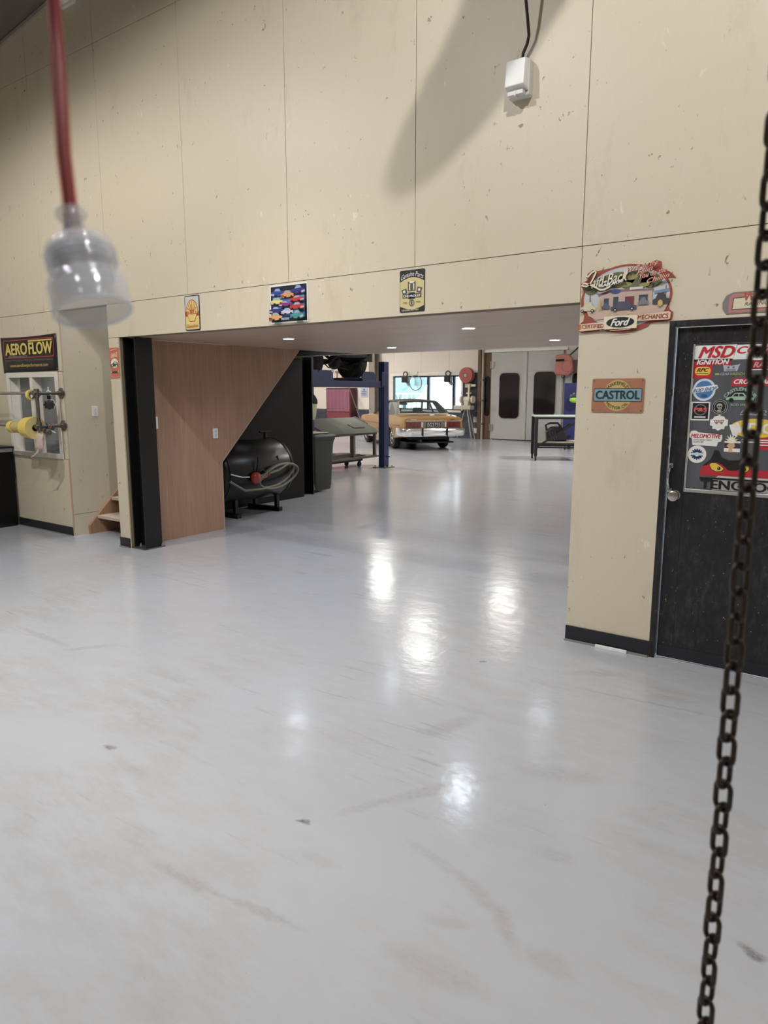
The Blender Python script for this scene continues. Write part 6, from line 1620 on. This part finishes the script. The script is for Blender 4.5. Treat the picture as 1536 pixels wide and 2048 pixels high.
sh_ = thing('shelf_stand', 'pale shelf stand with a tilted white sheet beside the crane', 'shelf', (-17.2, 18.2, 0))
for z in (0.80, 0.95):
    q = MB(); q.box(-0.5, 0.25, -0.2, 0.2, z, z + 0.05); q.build('shelf', M_WHITEP, sh_, bevel=0.004)
for x in (-0.46, 0.20):
    q = MB(); q.box(x, x + 0.04, -0.18, 0.18, 0, 0.7995); q.build('leg', M_STEEL, sh_)
q = MB(); q.hexa([(-0.15, -0.05, 1.001), (0.25, -0.05, 1.001), (0.25, -0.03, 1.001), (-0.15, -0.03, 1.001)], [(-0.15, 0.12, 1.30), (0.25, 0.12, 1.30), (0.25, 0.14, 1.30), (-0.15, 0.14, 1.30)]); q.build('tilted_sheet', M_WHITE, sh_)
ts = thing('drill_press', 'grey drill press with light blue head behind the hoist post', 'drill press', (-16.15, 16.6, 0))
q = MB(); q.cyl((0, 0, 0.04), (0, 0, 1.60), 0.05, n=16); q.build('column', M_STEEL, ts, smooth=40)
q = MB(); q.box(-0.18, 0.22, -0.14, 0.14, 1.601, 1.78); q.build('head', mat('light_blue_enamel', S(130, 170, 216), 0.4), ts, bevel=0.02)
q = MB(); q.box(-0.22, 0.22, -0.16, 0.16, 1.18, 1.23); q.build('table', M_GALV, ts, bevel=0.005)
q = MB(); q.box(-0.24, 0.24, -0.2, 0.2, 0.0, 0.0395); q.build('foot', M_STEEL, ts)
for i, (x, z, w_, h_) in enumerate(((-17.18, 1.42, 0.34, 0.36), (-16.72, 1.62, 0.40, 0.46), (-17.3, 1.92, 0.26, 0.22))):
    t = thing('wall_notice', ['pale blue notice on the white wall right of the red locker', 'white notice with a dark drawing beside the steel post', 'small grey notice high on the white wall'][i], 'notice', (x, BY - 0.012, z))
    q = MB(); q.box(0, w_, -0.004, 0, 0, h_); q.build('sheet', [mat('notice_blue', S(176, 178, 204), 0.6), M_WHITE, mat('notice_grey', S(196, 196, 200), 0.6)][i], t)
    a = Art(t, 0.004, 0.001)
    a.polys('print', [rect(w_ * 0.15, w_ * 0.85, h_ * (0.2 + 0.18 * kk), h_ * (0.28 + 0.18 * kk)) for kk in range(3)] + [ell(w_ * 0.5, h_ * 0.80, w_ * 0.16, h_ * 0.10)], ink('notice_ink', 110, 110, 130))
t = thing('leaning_pole', 'thin dark pole leaning against the white wall behind the gold car', 'pole', (-17.30, 21.6, 0))
q = MB(); q.cyl((0, 0, 1.82), (1.05, -0.3, 0.0), 0.018, n=8); q.build('pole', M_STEEL, t)
# parts hung along the wall above the hoist beam
PH = mat('tarnished_parts', S(140, 132, 126), 0.5, 0.5, var=0.3)
for i in range(9):
    x = -19.9 + 0.26 * i
    t = thing('hung_tool', ['leftmost tool hung on the wall above the hoist beam', 'second tool from the left hung above the hoist beam', 'third tool from the left hung above the hoist beam', 'fourth tool from the left hung above the hoist beam', 'middle tool hung above the hoist beam', 'fourth tool from the right hung above the hoist beam', 'third tool from the right hung above the hoist beam', 'second tool from the right hung above the hoist beam', 'rightmost tool hung on the wall above the hoist beam'][i], 'tool', (x, BY - 0.012, 2.25), group='tools hung on the back wall')
    q = MB(); q.bar((0, -0.03, 0.12), (0.02 * (i % 3 - 1), -0.03, -0.20), 0.04, 0.03); q.build('handle', [PH, M_RED, M_BLACKM][i % 3], t, bevel=0.006)
    q = MB(); q.torus((0, -0.03, 0.18), (0, 1, 0), 0.06, 0.016, 16, 6) if i % 2 else q.box(-0.09, 0.09, -0.05, -0.01, 0.12, 0.19); q.build('head', PH, t)
    q = MB(); q.cyl((0, 0.0, 0.15), (0, -0.06, 0.16), 0.008, n=6); q.build('nail', M_STEEL, t)

# ------------------------------------------------------------------ hanging extension socket, close to the viewer
cs = thing('extension_socket', 'red extension cord with a clear socket hanging close on the left', 'extension cord', (-0.443, 0.270, 1.70))
CORD = [(-0.4692, 0.2850, 1.848), (-0.4635, 0.2820, 1.8164), (-0.4558, 0.2770, 1.784), (-0.4475, 0.2716, 1.7488), (-0.4389, 0.2685, 1.7103)]
RIM = (-0.4175, 0.2661, 1.648)
def cp(x, y, z):
    return (x + 0.443, y - 0.270, z - 1.70)
cpts = [cp(-0.472, 0.287, roof_z(-0.47) - 0.002), cp(-0.472, 0.287, 4.5), cp(-0.471, 0.287, 3.0), cp(-0.470, 0.287, 2.2), cp(-0.4695, 0.286, 1.95)] + [cp(*p_) for p_ in CORD]
q = MB(); q.tube(cpts, 0.0037, 12); q.build('cord_core', mat('maroon_core', S(140, 30, 34), 0.45), cs, smooth=60)
q = MB(); q.tube(cpts, 0.0052, 14); q.build('cord_sheath', glass_thin('red_clear_sheath', (0.95, 0.80, 0.79, 1), 0.05, 0.25, 0.07, (0.80, 0.45, 0.43, 1)), cs, smooth=60)
o0 = Vector(cp(*CORD[-1]))
ax_ = (Vector(cp(*RIM)) - o0).normalized()
M_CLR = glass_thin('clear_plastic', (0.97, 0.98, 1.0, 1), 0.12, 0.10, 0.24, (0.95, 0.96, 1.0, 1))
q = MB(); q.lathe(o0, ax_, [(0.0058, -0.004), (0.0095, -0.003), (0.0095, 0.0), (0.0066, 0.004), (0.0066, 0.009), (0.0082, 0.010), (0.0082, 0.013), (0.0070, 0.0135), (0.0105, 0.016), (0.0180, 0.018), (0.0205, 0.022), (0.0205, 0.036), (0.0190, 0.040), (0.0225, 0.042), (0.0240, 0.046), (0.0240, 0.0640), (0.0225, 0.0640), (0.0225, 0.0470), (0.0190, 0.0440), (0.0175, 0.0400), (0.0185, 0.0350), (0.0185, 0.0230), (0.0165, 0.0205), (0.0090, 0.0185), (0.0056, 0.0140), (0.0056, -0.004)], 40, cap=False)
q.build('clear_shell', M_CLR, cs, smooth=50)
for t_ in (0.026, 0.030, 0.034):
    q = MB(); q.torus(o0 + ax_ * t_, ax_, 0.0207, 0.0012, 36, 6); q.build('grip_ring', MATS['clear_plastic'], cs, smooth=60)
q = MB(); q.torus(o0 + ax_ * 0.0640, ax_, 0.0233, 0.0010, 40, 8); q.build('rim_ring', glass_thin('milky_plastic', (0.95, 0.96, 0.99, 1), 0.10, 0.15, 0.45, (0.90, 0.91, 0.95, 1)), cs, smooth=60)
q = MB(); q.lathe(o0, ax_, [(0.0, 0.0205), (0.0150, 0.0215), (0.0165, 0.0250), (0.0165, 0.0400), (0.0172, 0.0440), (0.0, 0.0445)], 28); q.build('inner_core', glass_thin('frosted_core', (0.95, 0.96, 0.99, 1), 0.10, 0.25, 0.50, (0.95, 0.96, 1.0, 1)), cs, smooth=40)
side = ax_.cross(Vector((0.3, 0.9, 0))).normalized()
for k_ in range(3):
    dvec = Matrix.Rotation(R(120 * k_), 3, ax_) @ side
    q = MB(); q.bar(o0 + ax_ * 0.022 + dvec * 0.011, o0 + ax_ * 0.038 + dvec * 0.011, 0.0055, 0.0022); q.build('brass_contact', mat('brass', S(150, 112, 64), 0.35, 0.9), cs)
q = MB(); q.tube([o0, o0 + ax_ * 0.006, o0 + ax_ * 0.014, o0 + ax_ * 0.020], [0.0050, 0.0050, 0.0052, 0.0075], 12); q.build('cord_end', MATS['maroon_core'], cs, smooth=60)

# ------------------------------------------------------------------ hanging hoist chain, close to the viewer
ch = thing('hoist_chain', 'dark steel chain hanging close on the right side', 'chain', (-0.1135, 0.770, 0))
M_CHAIN = mat('dark_chain_steel', S(66, 60, 54), 0.42, 0.75, var=0.3, scale=60)
pt_, wr = 0.0262, 0.0029
hl, hw = pt_ / 2 + wr - 0.0080 + 0.0002, 0.0080
def linkpts(axis):
    p = []
    for i in range(9):
        a_ = R(180 * i / 8)
        p.append((hw * math.cos(a_), hl + hw * math.sin(a_)))
    for i in range(9):
        a_ = R(180 + 180 * i / 8)
        p.append((hw * math.cos(a_), -hl + hw * math.sin(a_)))
    return [((u, 0, w_) if axis == 0 else (0, u, w_)) for u, w_ in p]
lm = []
for axis in (0, 1):
    q = MB(); q.tube(linkpts(axis), wr, 8, True)
    me = q.mesh('link', 60); me.materials.append(M_CHAIN); lm.append(me)
z, i = 0.42, 0
top_z = roof_z(-0.1135) - 0.02
rr = random.Random(3)
while z < top_z and i < 298:
    o = bpy.data.objects.new('link', lm[i % 2]); COL.objects.link(o); o.parent = ch
    k_ = -0.006 * (z - 0.95)
    o.location = (k_ * 0.81, k_ * 0.586, z); o.rotation_euler = (0, 0, R(38 + rr.uniform(-9, 9) + 22 * math.sin(i * 0.06)))
    z += pt_; i += 1
bpy.context.view_layer.update()
